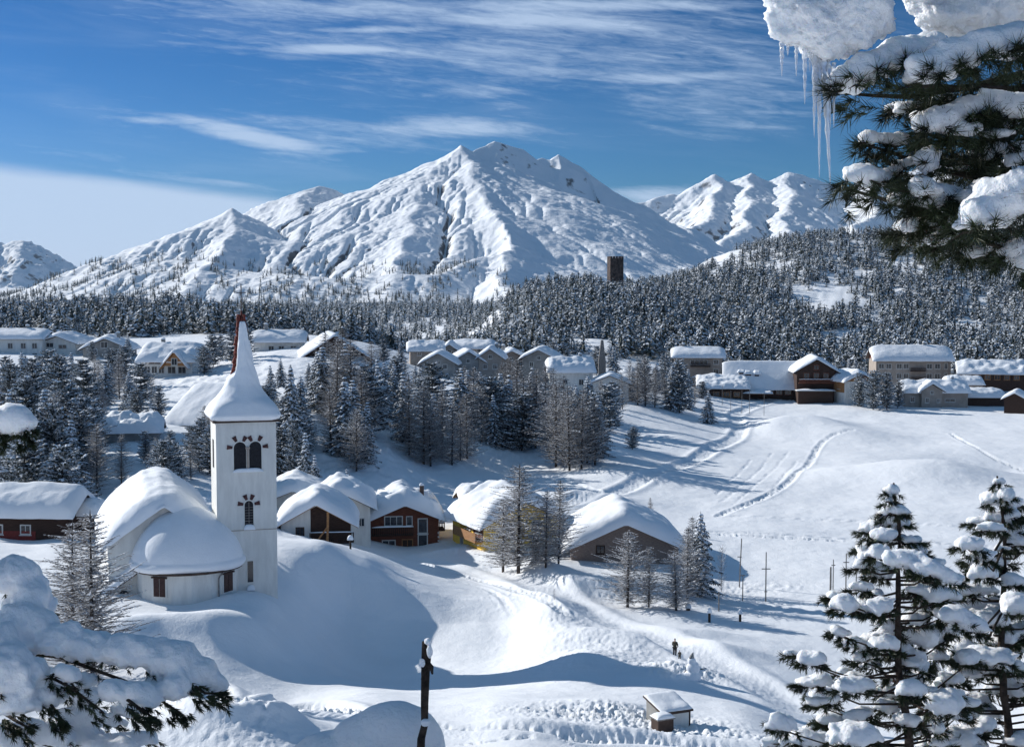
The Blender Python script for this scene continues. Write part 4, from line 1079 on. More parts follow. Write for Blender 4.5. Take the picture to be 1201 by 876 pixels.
window(h, 'F', -2.6, .2, 1.0, 1.3, (-4, 1.2, -1.2, 1)); window(h, 'F', .2, .3, .8, 1.0, (-4, 1.2, -1.2, 1)); window(h, 'F', -1.4, 2.4, .9, .9, (-4, 1.2, -1.2, 1))
h = house('honey timber gabled inn with a long lit-edged snow roof at the far right', 1165, 448, 382, 17, 9, 2.6, 2.4, R(-14), 'wood_dark', T=1.0, axis='x', over=1.1, cat='inn', name='inn', gm='wood_light', lump=.35,
          wins=[('F', u, .6, 1.3, 1.1, {'fm': 'wood_light'}) for u in (-4, -1.5, 1, 3.5, 6)] + [('L', 4.5, 1.2, 1.2, 1.4)])
h = house('flat snow-covered hall behind the right-hand pine clump, lowest of the right group', 1150, 470, 362, 12, 7, .9, 1.0, R(-3), 'wood_dark', T=1.2, axis='x', over=.6, cat='hall', name='hall', lump=.2)
h = house('small dark hut with lopsided snow cap near the right edge', 1190, 476, 345, 5, 5, 1.7, 1.3, R(-30), 'wood_dark', T=.9, over=.6, cat='hut', name='hut')
h = house('half-buried outbuilding behind the low tan building at the right', 1132, 458, 372, 9, 6, 1.6, 1.0, R(-3), 'plaster_tan', T=1.1, axis='x', over=.6, cat='outbuilding', name='outbuilding')

# ------------------------------------------------------------------ keep on the hill
p = at(723.5, 331, 690)
root = empty('stone_tower', p, R(10), 'square dark stone tower with battlements on the wooded hilltop', 'tower')
b = MB(); b.box(-3.3, 3.3, 0, 6.6, -9, 11.6); b.build('wall', M['stone'], root)
def merlon(*a):
    b = MB(); b.box(*a); b.build('merlon', M['stone'], root)
for i in range(5):
    c = -3.3 + .5 + i * 1.4
    merlon(c - .5, c + .5, 0.0, .7, 11.602, 12.6); merlon(c - .5, c + .5, 5.9, 6.6, 11.602, 12.6)
    if 0 < i < 4: merlon(-3.3, -2.6, c + 2.8, c + 3.8, 11.602, 12.6); merlon(2.6, 3.3, c + 2.8, c + 3.8, 11.602, 12.6)
for u, z in ((-1.2, 3.0), (1.0, 7.5)):
    m = MB(); m.box(u - .25, u + .25, -.03, .05, z, z + 1.2); m.build('loophole', M['black'], root)

# ------------------------------------------------------------------ utility hut by the road
p = at(793, 851, 80)
hut = empty('utility_hut', p, R(24), 'small pale panelled hut with dark-edged sloping snow roof beside the lower road', 'hut')
b = MB()
# side profile: high at the back (left), low at the front
b.prism([(0.0, -1.5), (2.1, -1.5), (2.1, 1.42), (0.0, .98)], -1.06, 1.06, 'x'); b.build('wall', M['plaster_grey'], hut)
for x0, x1, z0, z1 in ((-1.09, -.98, -1, .96), (.98, 1.09, -1, .96), (-.977, .977, .85, .96)):
    m = MB(); m.box(x0, x1, -.05, .02, z0, z1); m.build('corner_trim', M['wood_dark'], hut)
m = MB(); m.box(-.975, .975, -.03, .02, -1, .847); m.build('front_panel', M['plaster'], hut)
r = MB(); r.prism([(-.2, .942), (2.3, 1.466), (2.3, 1.59), (-.2, 1.066)], -1.22, 1.22, 'x'); ro = r.build('roof', M['eave'], hut)
snow_cap('snow_cover', lambda X, Y: 1.066 + (Y + .2) * .21, -1.2, 1.2, -.16, 2.28, .2, ro, 1.5, .5, nu=24, nv=24, p=(6, 6), soft=.1)
p = at(781, 853, 78)
hut.scale = (.86, .9, .86)
bx = empty('meter_box', p, R(24), 'little dark box with a snow lid in front of the utility hut', 'box')
b = MB(); b.box(-.5, .5, 0, .8, -.8, .45); b.build('case', M['eave'], bx)
b = MB(); b.box(-.58, .58, -.08, .88, .453, .52); lo = b.build('lid', M['metal'], bx)
snow_cap('snow_cover', lambda X, Y: X * 0 + .52, -.58, .58, -.08, .88, .22, lo, 2.5, .3, nu=14, nv=12, p=(4, 4))

# ------------------------------------------------------------------ poles and posts
def pole(px, py_b, py_t, D, label, group=None, rad=.07, bar=None, mound=.5, lean=0.0):
    p = ground_at(px, py_b) if D is None else at(px, py_b, D)
    hgt = (py_b - py_t) / FPX * p.y
    root = empty('pole', p, 0, label, 'pole', group)
    b = MB(); b.tube([(0, 0, -.8), (lean * hgt * .5, 0, hgt * .5), (lean * hgt, 0, hgt)], [rad, rad * .9, rad * .75], 8); b.build('shaft', M['metal'], root)
    if bar:
        b = MB()
        for z, w in bar: b.box(-w, w, -.05, .05, hgt * z - .04, hgt * z + .04)
        b.build('crossbar', M['metal'], root)
    return root
G = 'ski lift poles on the open field'
pole(867, 688, 630, None, 'tall thin pole with a bent lower brace, leftmost of the field poles', G, lean=.04, bar=[(.62, .22)])
pole(871, 704, 673, None, 'short pole with a hooked arm just right of the leftmost field pole', G, rad=.06, bar=[(.97, .25)])
pole(898, 705, 646, None, 'lone straight field pole with two small cross arms and a snow heap at its foot', G, bar=[(.66, .45), (.2, .15)])
pole(974, 693, 664, None, 'thick short field pole touching the thinner one beside it', G, rad=.11)
pole(977, 690, 655, None, 'thin field pole behind the thick short one', G, rad=.06, bar=[(.8, .2)])
pole(992, 690, 648, None, 'field pole just left of the snowy pine, with one arm near its top', G, bar=[(.75, .3)])
pole(1004, 695, 646, None, 'field pole partly covered by the snowy pine branch', G, rad=.06)
pole(843, 716, 693, None, 'short dark stake in the snow right of the small dark pine', rad=.07)
for i, (px, yb, yt) in enumerate(((847, 476, 452), (857, 484, 458), (870, 484, 456), (879, 486, 458), (896, 488, 460))):
    pole(px, yb, yt, None, ['flagpole nearest the hotel wing', 'second thin flagpole from the left before the hotel', 'middle flagpole before the hotel', 'flagpole right of the middle one before the hotel', 'rightmost flagpole before the hotel'][i], 'flagpoles before the hotel', rad=.06)
def post(px, py, D, label, h=.8, r=.12, cap=.22):
    p = ground_at(px, py)
    root = empty('post', p, 0, label, 'post', 'snow-capped posts by the field edge')
    b = MB(); b.tube([(0, 0, -.5), (0, 0, h)], r, 10); b.build('shaft', M['bark'], root)
    snow_cap('snow_cap', lambda X, Y: X * 0 + h, -cap, cap, -cap, cap, .45, root, px, .2, nu=12, nv=12, p=(2.2, 2.2), sag=0)
post(832, 728, None, 'squat snow-capped post nearest the dark stake')
post(868, 729, None, 'white-topped post right of the squat one, in tree shadow')
post(807, 716, None, 'low snow-capped stump left of the two posts', .3, .2, .3)
post(411, 643, None, 'garden lamp post with snow cap before the covered-balcony chalet', .9, .1, .3)

# fence posts along the path below the chalets


for lab, (cx_, cy_, cz_, hh_) in {'cream chalet with honey': (-2.5, 5, 5, 2.2), 'long white apartment': (3, 5, 6, 2.2), 'white house with long smooth': (2.5, 4.2, 5.5, 2.4), 'wide white house': (-3, 4, 4.6, 2.4), 'long tan four-storey': (4, 5.5, 8, 2.6), 'grey gabled house between': (2, 5, 3, 2.4), 'narrow tan gabled': (1.2, 4, 4.5, 2.0), 'tan gabled house behind': (-1.8, 4, 4, 2.0), 'honey timber gabled inn': (3, 4.5, 4.5, 2.2), 'low tan building': (5, 4, 4.4, 2), 'tan and brown house': (-4, 4.5, 6.4, 2.2)}.items():
    for o_ in list(scene.objects):
        if o_.parent is None and str(o_.get('label', '')).startswith(lab): chimney(o_, cx_, cy_, cz_, .7, hh_, 'plaster_grey', .35)
# ------------------------------------------------------------------ trees
class TriBuf:
    def __init__(s): s.V = []; s.m = []
    def tri(s, a, b, c, m): s.V += [a, b, c]; s.m.append(m)
    def arr(s): return np.array(s.V, dtype=np.float32).reshape(-1, 3), np.array(s.m)

def far_variant(seed, kind=0, n=84, frost=0.5, load=0.6):
    """distant conifer 1 unit high: ragged dark and snowy flakes filling a cone (trunk at its axis)"""
    r = np.random.default_rng(seed)
    t = r.random(n) ** 0.8                              # 0 foot .. 1 tip
    t = 1 - t * 0.92
    R_ = (0.28, 0.42, 0.36)[kind] * np.clip((1 - t) ** (0.8, 0.45, 0.6)[kind], 0.02, 1) * (0.55 + 0.6 * r.random(n))
    a = r.random(n) * 2 * np.pi
    c = np.stack([np.cos(a) * R_, np.sin(a) * R_, t], -1)
    s = 0.078 * (0.55 + 0.8 * r.random(n)) * (0.6 + 0.7 * (1 - t))
    out = np.stack([np.cos(a), np.sin(a), -0.35 - 0.3 * r.random(n)], -1)
    tan = np.stack([-np.sin(a), np.cos(a), 0.3 * r.normal(size=n)], -1)
    V = np.stack([c - out * s[:, None] * 0.8, c + out * s[:, None] * 0.9 + tan * s[:, None] * 0.8, c + out * s[:, None] * 0.7 - tan * s[:, None] * 0.8], 1)
    V += r.normal(size=V.shape) * 0.008
    m = np.where(r.random(n) < frost, 2, 0)
    k = int(n * load); idx = r.choice(n, k, replace=False)
    Vs = V[idx].copy(); Vs[:, :, 2] += 0.018; Vs = (Vs - Vs.mean(1, keepdims=True)) * 0.85 + Vs.mean(1, keepdims=True)
    V = np.concatenate([V, Vs]); m = np.r_[m, np.ones(k, int)]
    # core so that no sky shows right through the middle
    core = []
    for i in range(5):
        z = 0.1 + 0.17 * i; rr = 0.13 * (1 - z) + .01; q = np.array([[math.cos(b + i) * rr, math.sin(b + i) * rr, z] for b in (0, 2.1, 4.2)])
        tip = np.array([0, 0, z + 0.26])
        for j in range(3): core.append([q[j], q[(j + 1) % 3], tip])
    V = np.concatenate([V, np.array(core)]); m = np.r_[m, np.zeros(len(core), int)]
    return V, m

def scatter_mesh(name, variants, pos, hts, mats, label=None, rr=None, kind='stuff'):
    rr = rr or np.random.default_rng(5)
    vi = rr.integers(0, len(variants), len(pos)); VV = []; MM = []
    ang = rr.random(len(pos)) * 2 * np.pi
    for k, (V, m) in enumerate(variants):
        s = np.where(vi == k)[0]
        if not len(s): continue
        c, sn = np.cos(ang[s]), np.sin(ang[s])
        W = V[None] * hts[s][:, None, None, None]
        w = 0.85 + 0.35 * rr.random(len(s))
        X = (W[..., 0] * c[:, None, None] - W[..., 1] * sn[:, None, None]) * w[:, None, None]
        Y = (W[..., 0] * sn[:, None, None] + W[..., 1] * c[:, None, None]) * w[:, None, None]
        P = np.stack([X, Y, W[..., 2]], -1) + pos[s][:, None, None, :]
        VV.append(P.reshape(-1, 3)); MM.append(np.tile(m, len(s)))
    V = np.concatenate(VV); m = np.concatenate(MM)
    F = np.arange(len(V)).reshape(-1, 3)
    o = mesh_obj(name, np_mesh(name, V, F, m, mats, False))
    tag(o, label, 'forest', kind=kind)
    return o

fv = [far_variant(i, (0, 1, 2)[i % 3], 84, (0.35, 0.6, 0.8, 0.5)[i % 4], (0.4, 0.6, 0.85, 0.7, 0.5)[i % 5]) for i in range(18)]
fr = np.random.default_rng(21)
N = 36000
Yf = np.exp(fr.random(N) * (math.log(1080) - math.log(402)) + math.log(402))
U_ = (fr.random(N) * 1.7 - 0.36) * 1201
Xf = (U_ - 600.5) / FPX * Yf
Zf = H2(Xf.copy(), Yf.copy()) - 0.3
dens = np.full(N, 1.0)
cl = fbm(Xf / 45, Yf / 60, 4)
right = np.clip((U_ - 560) / 60, 0, 1)
pyf = 330 + (CZ - Zf) / Yf * FPX
# clearings: column, row, half width, half height, distance range
for cx, cy, rw, rh, d0, d1 in [(962, 352, 40, 16, 0, 2000), (620, 408, 30, 10, 500, 2000), (840, 300, 34, 16, 840, 2000), (1130, 385, 26, 9, 0, 2000), (1010, 325, 10, 6, 0, 2000), (820, 322, 22, 12, 840, 2000),
                               (985, 395, 26, 5, 0, 2000), (705, 405, 34, 9, 0, 2000), (1140, 352, 14, 5, 0, 2000), (760, 330, 10, 4, 0, 2000)]:
    g = np.exp(-((U_ - cx) / rw) ** 2 - ((pyf - cy) / rh) ** 2)
    dens -= np.where((Yf > d0) & (Yf < d1), g * 1.5, 0)
dens -= np.clip(cl - 0.16, 0, 1) * np.where(U_ > 560, 3.4, 2.0)
dens -= np.clip(fbm(Xf / 16 + 3, Yf / 24, 3) - 0.22, 0, 1) * np.where(U_ > 560, 2.2, 1.2)
dens *= np.where((U_ > 440) & (U_ < 585) & (Yf > 470), 0.28, 1)
dens *= np.where((Yf < 425) & (U_ > 440), 0.0, 1)
dens *= np.where(Yf < 440, 0.6, 1)
keep = fr.random(N) < dens * np.clip(0.42 + 0.5 * (Yf / 900), 0, 1)
for hx, hy, hr in HOUSES:
    keep &= ~((np.abs(Xf - hx) < hr * 0.75 + 2) & (Yf < hy + hr + 6) & (Yf > hy - 30))
pf = np.stack([Xf, Yf, Zf], -1)[keep]
Nx = 650; ye = 1060 + 1150 * fr.random(Nx); ue = 330 + 330 * fr.random(Nx); xe = (ue - 600.5) / FPX * ye; ze = H2(xe.copy(), ye.copy()) - .3
hf = 0.88 * (3.2 + 7.0 * fr.random(keep.sum()) ** 1.3 + 1.8 * fbm(Xf[keep] / 40, Yf[keep] / 40, 2)) * np.where(pf[:, 1] > 800, 0.95, 1.0)
pf = np.r_[pf, np.stack([xe, ye, ze], -1)]; hf = np.r_[hf, 8 + 6 * fr.random(Nx)]
forest = scatter_mesh('forest', fv, pf, hf, [M['needle'], M['snow_tree'], M['needle_frost']], 'dense snow-dusted conifer forest covering the hills behind the village')
# thin scrub and trees climbing the foot of the mountain
xs_, ys_, Zm = MT
fr = np.random.default_rng(22)
N = 42000
ix = fr.random(N) * (len(xs_) - 2); iy = fr.random(N) * (len(ys_) - 2)
i0 = ix.astype(int); j0 = iy.astype(int)
Xm = xs_[0] + ix * (xs_[1] - xs_[0]); Ym = ys_[0] + iy * (ys_[1] - ys_[0]); fx_ = ix - i0; fy_ = iy - j0
Zt = (Zm[j0, i0] * (1 - fx_) * (1 - fy_) + Zm[j0, i0 + 1] * fx_ * (1 - fy_) + Zm[j0 + 1, i0] * (1 - fx_) * fy_ + Zm[j0 + 1, i0 + 1] * fx_ * fy_)
pym = 330 + (CZ - Zt) / Ym * FPX; pxm = 600.5 + Xm / Ym * FPX
line = np.interp(pxm, [0, 150, 230, 330, 450, 560, 640, 900], [318, 318, 300, 318, 322, 318, 345, 360])
cl = fbm(Xm / 90, Ym / 260, 4) + 0.5 * fbm(Xm / 30, Ym / 50, 3)
dn = np.clip((pym - line) / 60, -1, 1) * 0.9 + cl * 2.7 + 0.15 + np.clip((pym - 340) / 14, 0, 1) * 0.7
keep = (fr.random(N) < dn) & (pym > line - 12) & (Zt > -24)
pm = np.stack([Xm, Ym, Zt - 0.5], -1)[keep]
hm = 6 + 9 * fr.random(keep.sum())
fv2 = [far_variant(50 + i, i % 2, 26) for i in range(5)]
scatter_mesh('forest', fv2, pm, hm, [M['needle'], M['snow_tree'], M['needle_frost']], 'scattered trees climbing the lower slopes of the great snowy mountain')

# ---- individual conifers (built 10 m high, several of each kind)
def conifer_meshes(seed, kind, detail=1.0):
    r = random.Random(seed)
    H_ = 10.0
    crown = TriBuf(); sn = TriBuf(); tr = MB()
    lean = Vector((r.uniform(-.02, .02), r.uniform(-.02, .02), 1))
    tr.tube([lean * (-1.0), lean * 2, lean * 6, lean * H_ * .98], [.13, .11, .065, .02] if kind != 'bush' else [.1, .07, .04, .01], 6)
    levels = int({'spruce': 24, 'larch': 38, 'pine': 20, 'bush': 16}[kind] * (detail ** .5))
    Rm = {'spruce': 2.5, 'larch': 3.9, 'pine': 3.1, 'bush': 3.0}[kind]
    z0 = {'spruce': .05, 'larch': .05, 'pine': .06, 'bush': .03}[kind]
    for i in range(levels):
        t = z0 + (0.985 - z0) * (i + r.random() * .6) / levels
        z = t * H_
        if kind == 'spruce': L0 = Rm * (1 - t) ** .85 + .12
        elif kind == 'larch': L0 = Rm * (1 - t) ** .7 * min(1, .45 + 1.6 * t) + .12
        elif kind == 'pine': L0 = Rm * (math.sin(math.pi * min(1, .25 + .72 * t)) ** .7) * .9 + .1
        else: L0 = Rm * (math.sin(math.pi * (.12 + .8 * t)) ** .7) * .9 + .1
        nb = {'spruce': 7, 'larch': 7, 'pine': 7, 'bush': 7}[kind]
        a0 = r.random() * 6.28
        for j in range(nb):
            a = a0 + 6.283 * j / nb + r.uniform(-.4, .4)
            L = L0 * r.uniform(.5, 1.15) * (.72 + .5 * float(np.clip(.5 + fbm(np.array([a * .8 + seed]), np.array([z * .45 + seed]), 2)[0], 0, 1)))
            up = {'spruce': r.uniform(-.45, -.05), 'larch': r.uniform(-.1, .35), 'pine': r.uniform(-.1, .45), 'bush': r.uniform(.2, .9)}[kind]
            d = Vector((math.cos(a), math.sin(a), up))
            side = Vector((-math.sin(a), math.cos(a), 0))
            o = lean * z
            droop = {'spruce': .12, 'larch': -.10, 'pine': -.12, 'bush': -.1}[kind]
            def pt(q): return o + d * (L * q) + Vector((0, 0, -droop * (q ** 2) * L))
            w = .035 if kind != 'larch' else .028
            for q in range(3):
                p0, p1 = pt(q / 3), pt((q + 1) / 3)
                crown.tri(p0 + side * w, p1, p0 - side * w, 2); crown.tri(p0 + Vector((0, 0, w)), p1, p0 - Vector((0, 0, w)), 2)
            if kind == 'larch' or kind == 'bush':
                nt = max(3, int(L * 8 * detail))
                for k in range(nt):
                    q = (k + .5 + r.uniform(-.4, .4)) / nt
                    p = pt(q)
                    tl = (.5 - .3 * q) * r.uniform(.6, 1.3) * (.75 if kind == 'larch' else .6)
                    td = (side * r.choice((-1, 1)) * r.uniform(.5, 1.2) + d * r.uniform(.1, .8) + Vector((0, 0, r.uniform(-.5, .3)))).normalized()
                    ww = r.uniform(.014, .032)
                    crown.tri(p + Vector((0, 0, ww)), p + td * tl, p - Vector((0, 0, ww)), 2)
                    crown.tri(p + d * ww, p + td * tl * .9, p - d * ww, 2)
                    if r.random() < .75:
                        e = p + Vector((0, 0, .02)); q2 = td.cross(Vector((0, 0, 1))).normalized() * r.uniform(.02, .045)
                        sn.tri(e + q2, e + td * tl * .85, e - q2, 0)
                if r.random() < .65:
                    for q in range(2):
                        p0, p1 = pt(.15 + q * .38), pt(.55 + q * .42)
                        u = Vector((0, 0, .045)); q2 = side * .045
                        sn.tri(p0 + u + q2, p1 + u, p0 + u - q2, 0)
            else:
                nt = max(3, int(L * (6.5 if kind == 'spruce' else 6) * detail)) + 1
                for k in range(nt):
                    q = (k + .6) / nt
                    p = pt(q)
                    for sg in (-1, 1):
                        tl = (.30 + .38 * (1 - q)) * r.uniform(.6, 1.2) * min(1, L)
                        td = (side * sg * r.uniform(.6, 1.1) + d * r.uniform(.3, .9) + Vector((0, 0, r.uniform(-.75, -.1) if kind == 'spruce' else r.uniform(-.25, .5)))).normalized()
                        wv = td.cross(Vector((r.uniform(-.5, .5), r.uniform(-.5, .5), 1))).normalized() * r.uniform(.06, .13)
                        crown.tri(p + wv, p + td * tl, p - wv, 0 if r.random() < .42 else 1)
                        hang = Vector((r.uniform(-.1, .1), r.uniform(-.1, .1), -r.uniform(.12, .34)))
                        crown.tri(p + td * tl * .1, p + td * tl * .7, p + td * tl * .4 + hang, 0 if r.random() < .52 else 1)
                # snow pads riding on the branch
                np_ = max(2, int(L * 2.9))
                for k in range(np_):
                    if r.random() < .06: continue
                    q = .28 + .68 * (k + r.random() * .7) / np_
                    p = pt(q) + Vector((0, 0, .05)) + side * r.uniform(-.15, .15) * L * .5
                    a_, b_ = r.uniform(.14, .32) * (.6 + .25 * L), r.uniform(.10, .21)
                    ring = []
                    for m_ in range(6):
                        an = 6.283 * m_ / 6
                        ring.append(p + d.normalized() * math.cos(an) * a_ * r.uniform(.8, 1.2) + side * math.sin(an) * b_ * r.uniform(.8, 1.3) + Vector((0, 0, -.05)))
                    top = p + Vector((0, 0, r.uniform(.06, .13)))
                    for m_ in range(6): sn.tri(ring[m_], ring[(m_ + 1) % 6], top, 0)
    for k in range(5):
        a = k * 1.3; crown.tri(lean * H_ + Vector((math.cos(a) * .06, math.sin(a) * .06, -.5)), lean * H_ + Vector((0, 0, .12)), lean * H_ - Vector((math.cos(a) * .06, math.sin(a) * .06, .5)), 2 if kind in ('larch', 'bush') else 0)
    V, m = crown.arr()
    cm = np_mesh('crown', V, np.arange(len(V)).reshape(-1, 3), m, [M['needle'], M['needle_frost'], M['twig'] if kind in ('larch', 'bush') else M['bark_far']])
    V, m = sn.arr()
    sm = np_mesh('snow_cover', V, np.arange(len(V)).reshape(-1, 3), m, [M['snow_tree']])
    tmp = tr.build('trunk', M['bark_far'], None); tm = tmp.data; bpy.data.objects.remove(tmp)
    return tm, cm, sm
POOL = {k: [conifer_meshes(100 * i + n, k) for n in range(c)] for i, (k, c) in enumerate((('spruce', 5), ('larch', 5), ('pine', 5), ('bush', 2)))}
NAMES = {'spruce': 'spruce_tree', 'larch': 'larch_tree', 'pine': 'pine_tree', 'bush': 'bare_shrub'}
def plant(kind, p, hgt, label, group=None, wide=1.0, pool=None, var=None):
    r = random.Random(int(abs(p.x * 91 + p.y * 37)) + 5)
    tm, cm, sm = (pool or POOL[kind])[var if var is not None else r.randrange(len(pool or POOL[kind]))]
    root = empty(NAMES[kind], p, r.random() * 6.28, label, 'shrub' if kind == 'bush' else 'tree', group)
    s = hgt / 10.0; root.scale = (s * wide, s * wide, s)
    for nm, me in (('trunk', tm), ('crown', cm), ('snow_cover', sm)):
        mesh_obj(nm, me, root)
    return root
def plant_px(kind, px, pb, pt_, label, group=None, wide=1.0, D=None, **kw):
    p = at(px, pb, D) if D else ground_at(px, pb)
    if D: p.z = H1s(p.x, p.y)
    top = at(px, pt_, p.y).z
    return plant(kind, p, max(1.0, top - p.z), label, group, wide, **kw)

# trees worth a label of their own
near_larch = [conifer_meshes(900 + i, 'larch', 1.25) for i in range(3)]
plant_px('larch', 84, 738, 612, 'left of two bare larches standing before the church choir', 'bare larches before the church', D=88, pool=near_larch, var=0, wide=1.25)
plant_px('larch', 108, 742, 598, 'right and taller of two bare larches standing before the church choir', 'bare larches before the church', D=86, pool=near_larch, var=1, wide=1.2)
plant_px('larch', 608, 690, 545, 'tallest frosted larch in front of the yellow house', 'larches by the yellow house', wide=1.55, D=150, pool=near_larch, var=2)
plant_px('larch', 655, 684, 562, 'slimmer larch right of the tallest one by the yellow house', 'larches by the yellow house', wide=1.1, D=152, pool=near_larch, var=0)
plant_px('larch', 590, 680, 585, 'short larch at the foot of the yellow house wall', 'larches by the yellow house', wide=1.5, D=154, pool=near_larch, var=1)
plant_px('larch', 640, 688, 575, 'wide frosted larch filling the gap right of the tallest one', 'larches by the yellow house', wide=1.2, D=149, pool=near_larch, var=0)
plant_px('larch', 806, 702, 618, 'broad frosted larch just left of the dark pointed spruce', 'trees by the grey boarded house', wide=1.3, pool=near_larch, var=1)
plant_px('spruce', 628, 684, 612, 'small green spruce between the larches by the yellow house', 'larches by the yellow house', D=153)
plant_px('larch', 736, 712, 622, 'larch with low spreading branches before the grey boarded house', 'trees by the grey boarded house', pool=near_larch, var=1, wide=1.6)
plant_px('larch', 761, 712, 640, 'thin dark-stemmed larch in the middle before the grey boarded house', 'trees by the grey boarded house', pool=near_larch, var=2, wide=1.0)
plant_px('larch', 793, 716, 648, 'bushy grey larch at the right corner of the grey boarded house', 'trees by the grey boarded house', pool=near_larch, var=0, wide=1.7)
plant_px('spruce', 822, 697, 600, 'dark pointed spruce right of the grey boarded house', 'trees by the grey boarded house', wide=1.15, D=142)
plant_px('larch', 812, 690, 605, 'tall bare larch mingled with the dark pointed spruce', 'trees by the grey boarded house', wide=.8, D=146, pool=near_larch, var=1)
plant_px('bush', 846, 694, 642, 'bare fan-shaped shrub right of the dark pointed spruce', 'trees by the grey boarded house', wide=.6)
plant_px('larch', 763, 625, 583, 'small bare larch top above the grey boarded roof', wide=.7)
plant_px('larch', 700, 640, 600, 'tiny bare larch behind the grey boarded roof, left of its ridge', wide=.7)
plant_px('spruce', 830, 497, 458, 'lone dark spruce beside the ploughed trench on the open field', wide=1.35)
plant_px('pine', 742, 527, 500, 'dark squat pine bush on the snow slope right of the grove', wide=1.4)
plant_px('bush', 650, 706, 690, 'small dark shrub poking from the bank beside the path', wide=.7)
plant_px('spruce', 341, 560, 428, 'tall dark spruce just right of the church spire', wide=.85, D=200)
plant_px('spruce', 358, 590, 505, 'lower spruce right of the tallest one beside the church tower', wide=.9, D=182)
plant_px('pine', 346, 585, 490, 'broad snowy pine at the foot of the tall spruce by the church tower', wide=.8, D=188)
plant_px('spruce', 371, 588, 532, 'small spruce above the white-walled chalet roof', wide=.9, D=180)
plant_px('spruce', 407, 588, 548, 'little frosted spruce behind the pale chalet gable', wide=.9, D=180)
for i, (px, pb, pt_) in enumerate(((1008, 478, 437), (1024, 481, 433), (1040, 481, 436), (1053, 478, 446))):
    plant_px('pine', px, pb, pt_, ['leftmost pine of the clump before the tan hotel', 'tallest pine of the clump before the tan hotel', 'third pine from the left in the clump before the tan hotel', 'rightmost smallest pine of the clump before the tan hotel'][i], 'pine clump before the tan hotel', wide=1.0)
plant_px('pine', 968, 470, 432, 'snowy pine leaning against the tall dark chalet', D=372, wide=.9)
plant_px('larch', 114, 600, 495, 'brown larch on the left slope above the red boarded house', wide=1.1, D=160, pool=near_larch, var=2)
plant_px('larch', 143, 600, 508, 'second brown larch of the left slope, beside the nave roof', wide=1.0, D=165, pool=near_larch, var=0)
plant_px('pine', 172, 585, 505, 'bushy pine just above the nave roof', wide=1.0, D=175)
plant_px('pine', 20, 592, 480, 'large snowy pine behind the red boarded house roof', wide=1.0, D=155)
plant_px('pine', 62, 590, 470, 'large snowy pine right of the one behind the red boarded roof', wide=1.0, D=160)

# groves: whatever is not told apart shares its label inside the grove
def grove(spots, group, label, rseed):
    r = random.Random(rseed)
    for px, pb, pt_, kind in spots:
        nm = {'spruce': 'spruce', 'larch': 'bare larch', 'pine': 'snowy pine'}[kind]
        plant_px(kind, px, pb, pt_, label % nm, group, wide=r.uniform(1.0, 1.45))
        if r.random() < .62:
            k2 = r.choice((kind, kind, 'spruce', 'pine')); dx, dy = r.uniform(-11, 11), r.uniform(-16, -4)
            nm = {'spruce': 'spruce', 'larch': 'bare larch', 'pine': 'snowy pine'}[k2]
            plant_px(k2, px + dx, pb + dy, pt_ + dy * .5 + r.uniform(0, 18), label % nm, group, wide=r.uniform(1.0, 1.45))
S, L_, P_ = 'spruce', 'larch', 'pine'
grove([(395, 500, 395, L_), (378, 488, 405, S), (412, 505, 398, L_), (425, 520, 430, L_), (405, 535, 440, S), (388, 530, 450, L_), (436, 470, 400, L_), (370, 480, 430, S), (430, 545, 470, S), (418, 555, 478, L_), (362, 455, 425, S), (445, 500, 420, S), (380, 470, 388, L_), (402, 470, 385, L_)],
      'trees on the lumpy slope below the big brown-edged chalet', '%s on the lumpy slope below the big brown-edged chalet', 3)
grove([(463, 490, 425, S), (474, 470, 425, L_), (480, 535, 440, L_), (497, 545, 450, L_), (508, 500, 425, P_), (518, 540, 452, L_), (530, 548, 470, L_), (540, 505, 430, S), (492, 470, 430, S), (505, 548, 478, L_), (548, 540, 460, L_)],
      'west part of the central grove', '%s in the left part of the grove below the village centre', 4)
grove([(556, 505, 430, L_), (565, 490, 435, S), (575, 512, 440, P_), (588, 500, 425, L_), (596, 520, 438, S), (606, 510, 420, L_), (616, 525, 440, L_), (628, 528, 430, L_), (640, 512, 428, L_), (580, 525, 462, S), (612, 530, 460, P_), (565, 520, 455, L_), (625, 500, 430, S), (545, 485, 428, L_)],
      'middle part of the central grove', '%s in the middle of the grove below the village centre', 5)
grove([(652, 548, 448, L_), (668, 552, 452, L_), (682, 550, 455, L_), (698, 545, 465, L_), (712, 505, 450, P_), (690, 490, 440, S), (706, 490, 445, L_), (720, 500, 462, S), (660, 510, 440, L_), (676, 500, 450, S), (730, 480, 440, L_), (644, 535, 470, L_)],
      'east part of the central grove', '%s in the right part of the grove below the white long-roofed house', 6)
grove([(748, 476, 420, L_), (757, 478, 415, L_), (768, 478, 430, L_), (742, 470, 430, S), (788, 482, 428, S), (797, 484, 425, P_), (806, 480, 432, S), (780, 470, 436, L_), (815, 475, 445, L_), (728, 465, 436, L_)],
      'trees left of the dark hotel', '%s between the low pale house and the dark timber hotel', 7)
grove([(14, 500, 425, P_), (40, 505, 420, P_), (70, 500, 415, P_), (98, 490, 420, P_), (26, 480, 412, S), (55, 478, 410, P_), (84, 470, 412, S), (8, 470, 418, P_), (112, 465, 415, L_), (30, 530, 440, P_), (80, 535, 445, P_), (52, 545, 455, S), (100, 540, 462, P_)],
      'dense grove at the upper left', '%s in the dense grove at the upper left edge', 8)
grove([(5, 575, 470, P_), (40, 580, 480, P_), (85, 585, 490, S), (95, 560, 480, P_), (30, 610, 510, P_), (75, 615, 520, P_), (10, 545, 455, S), (60, 560, 465, L_)],
      'trees above the red boarded house', '%s in the trees above the red boarded house', 9)
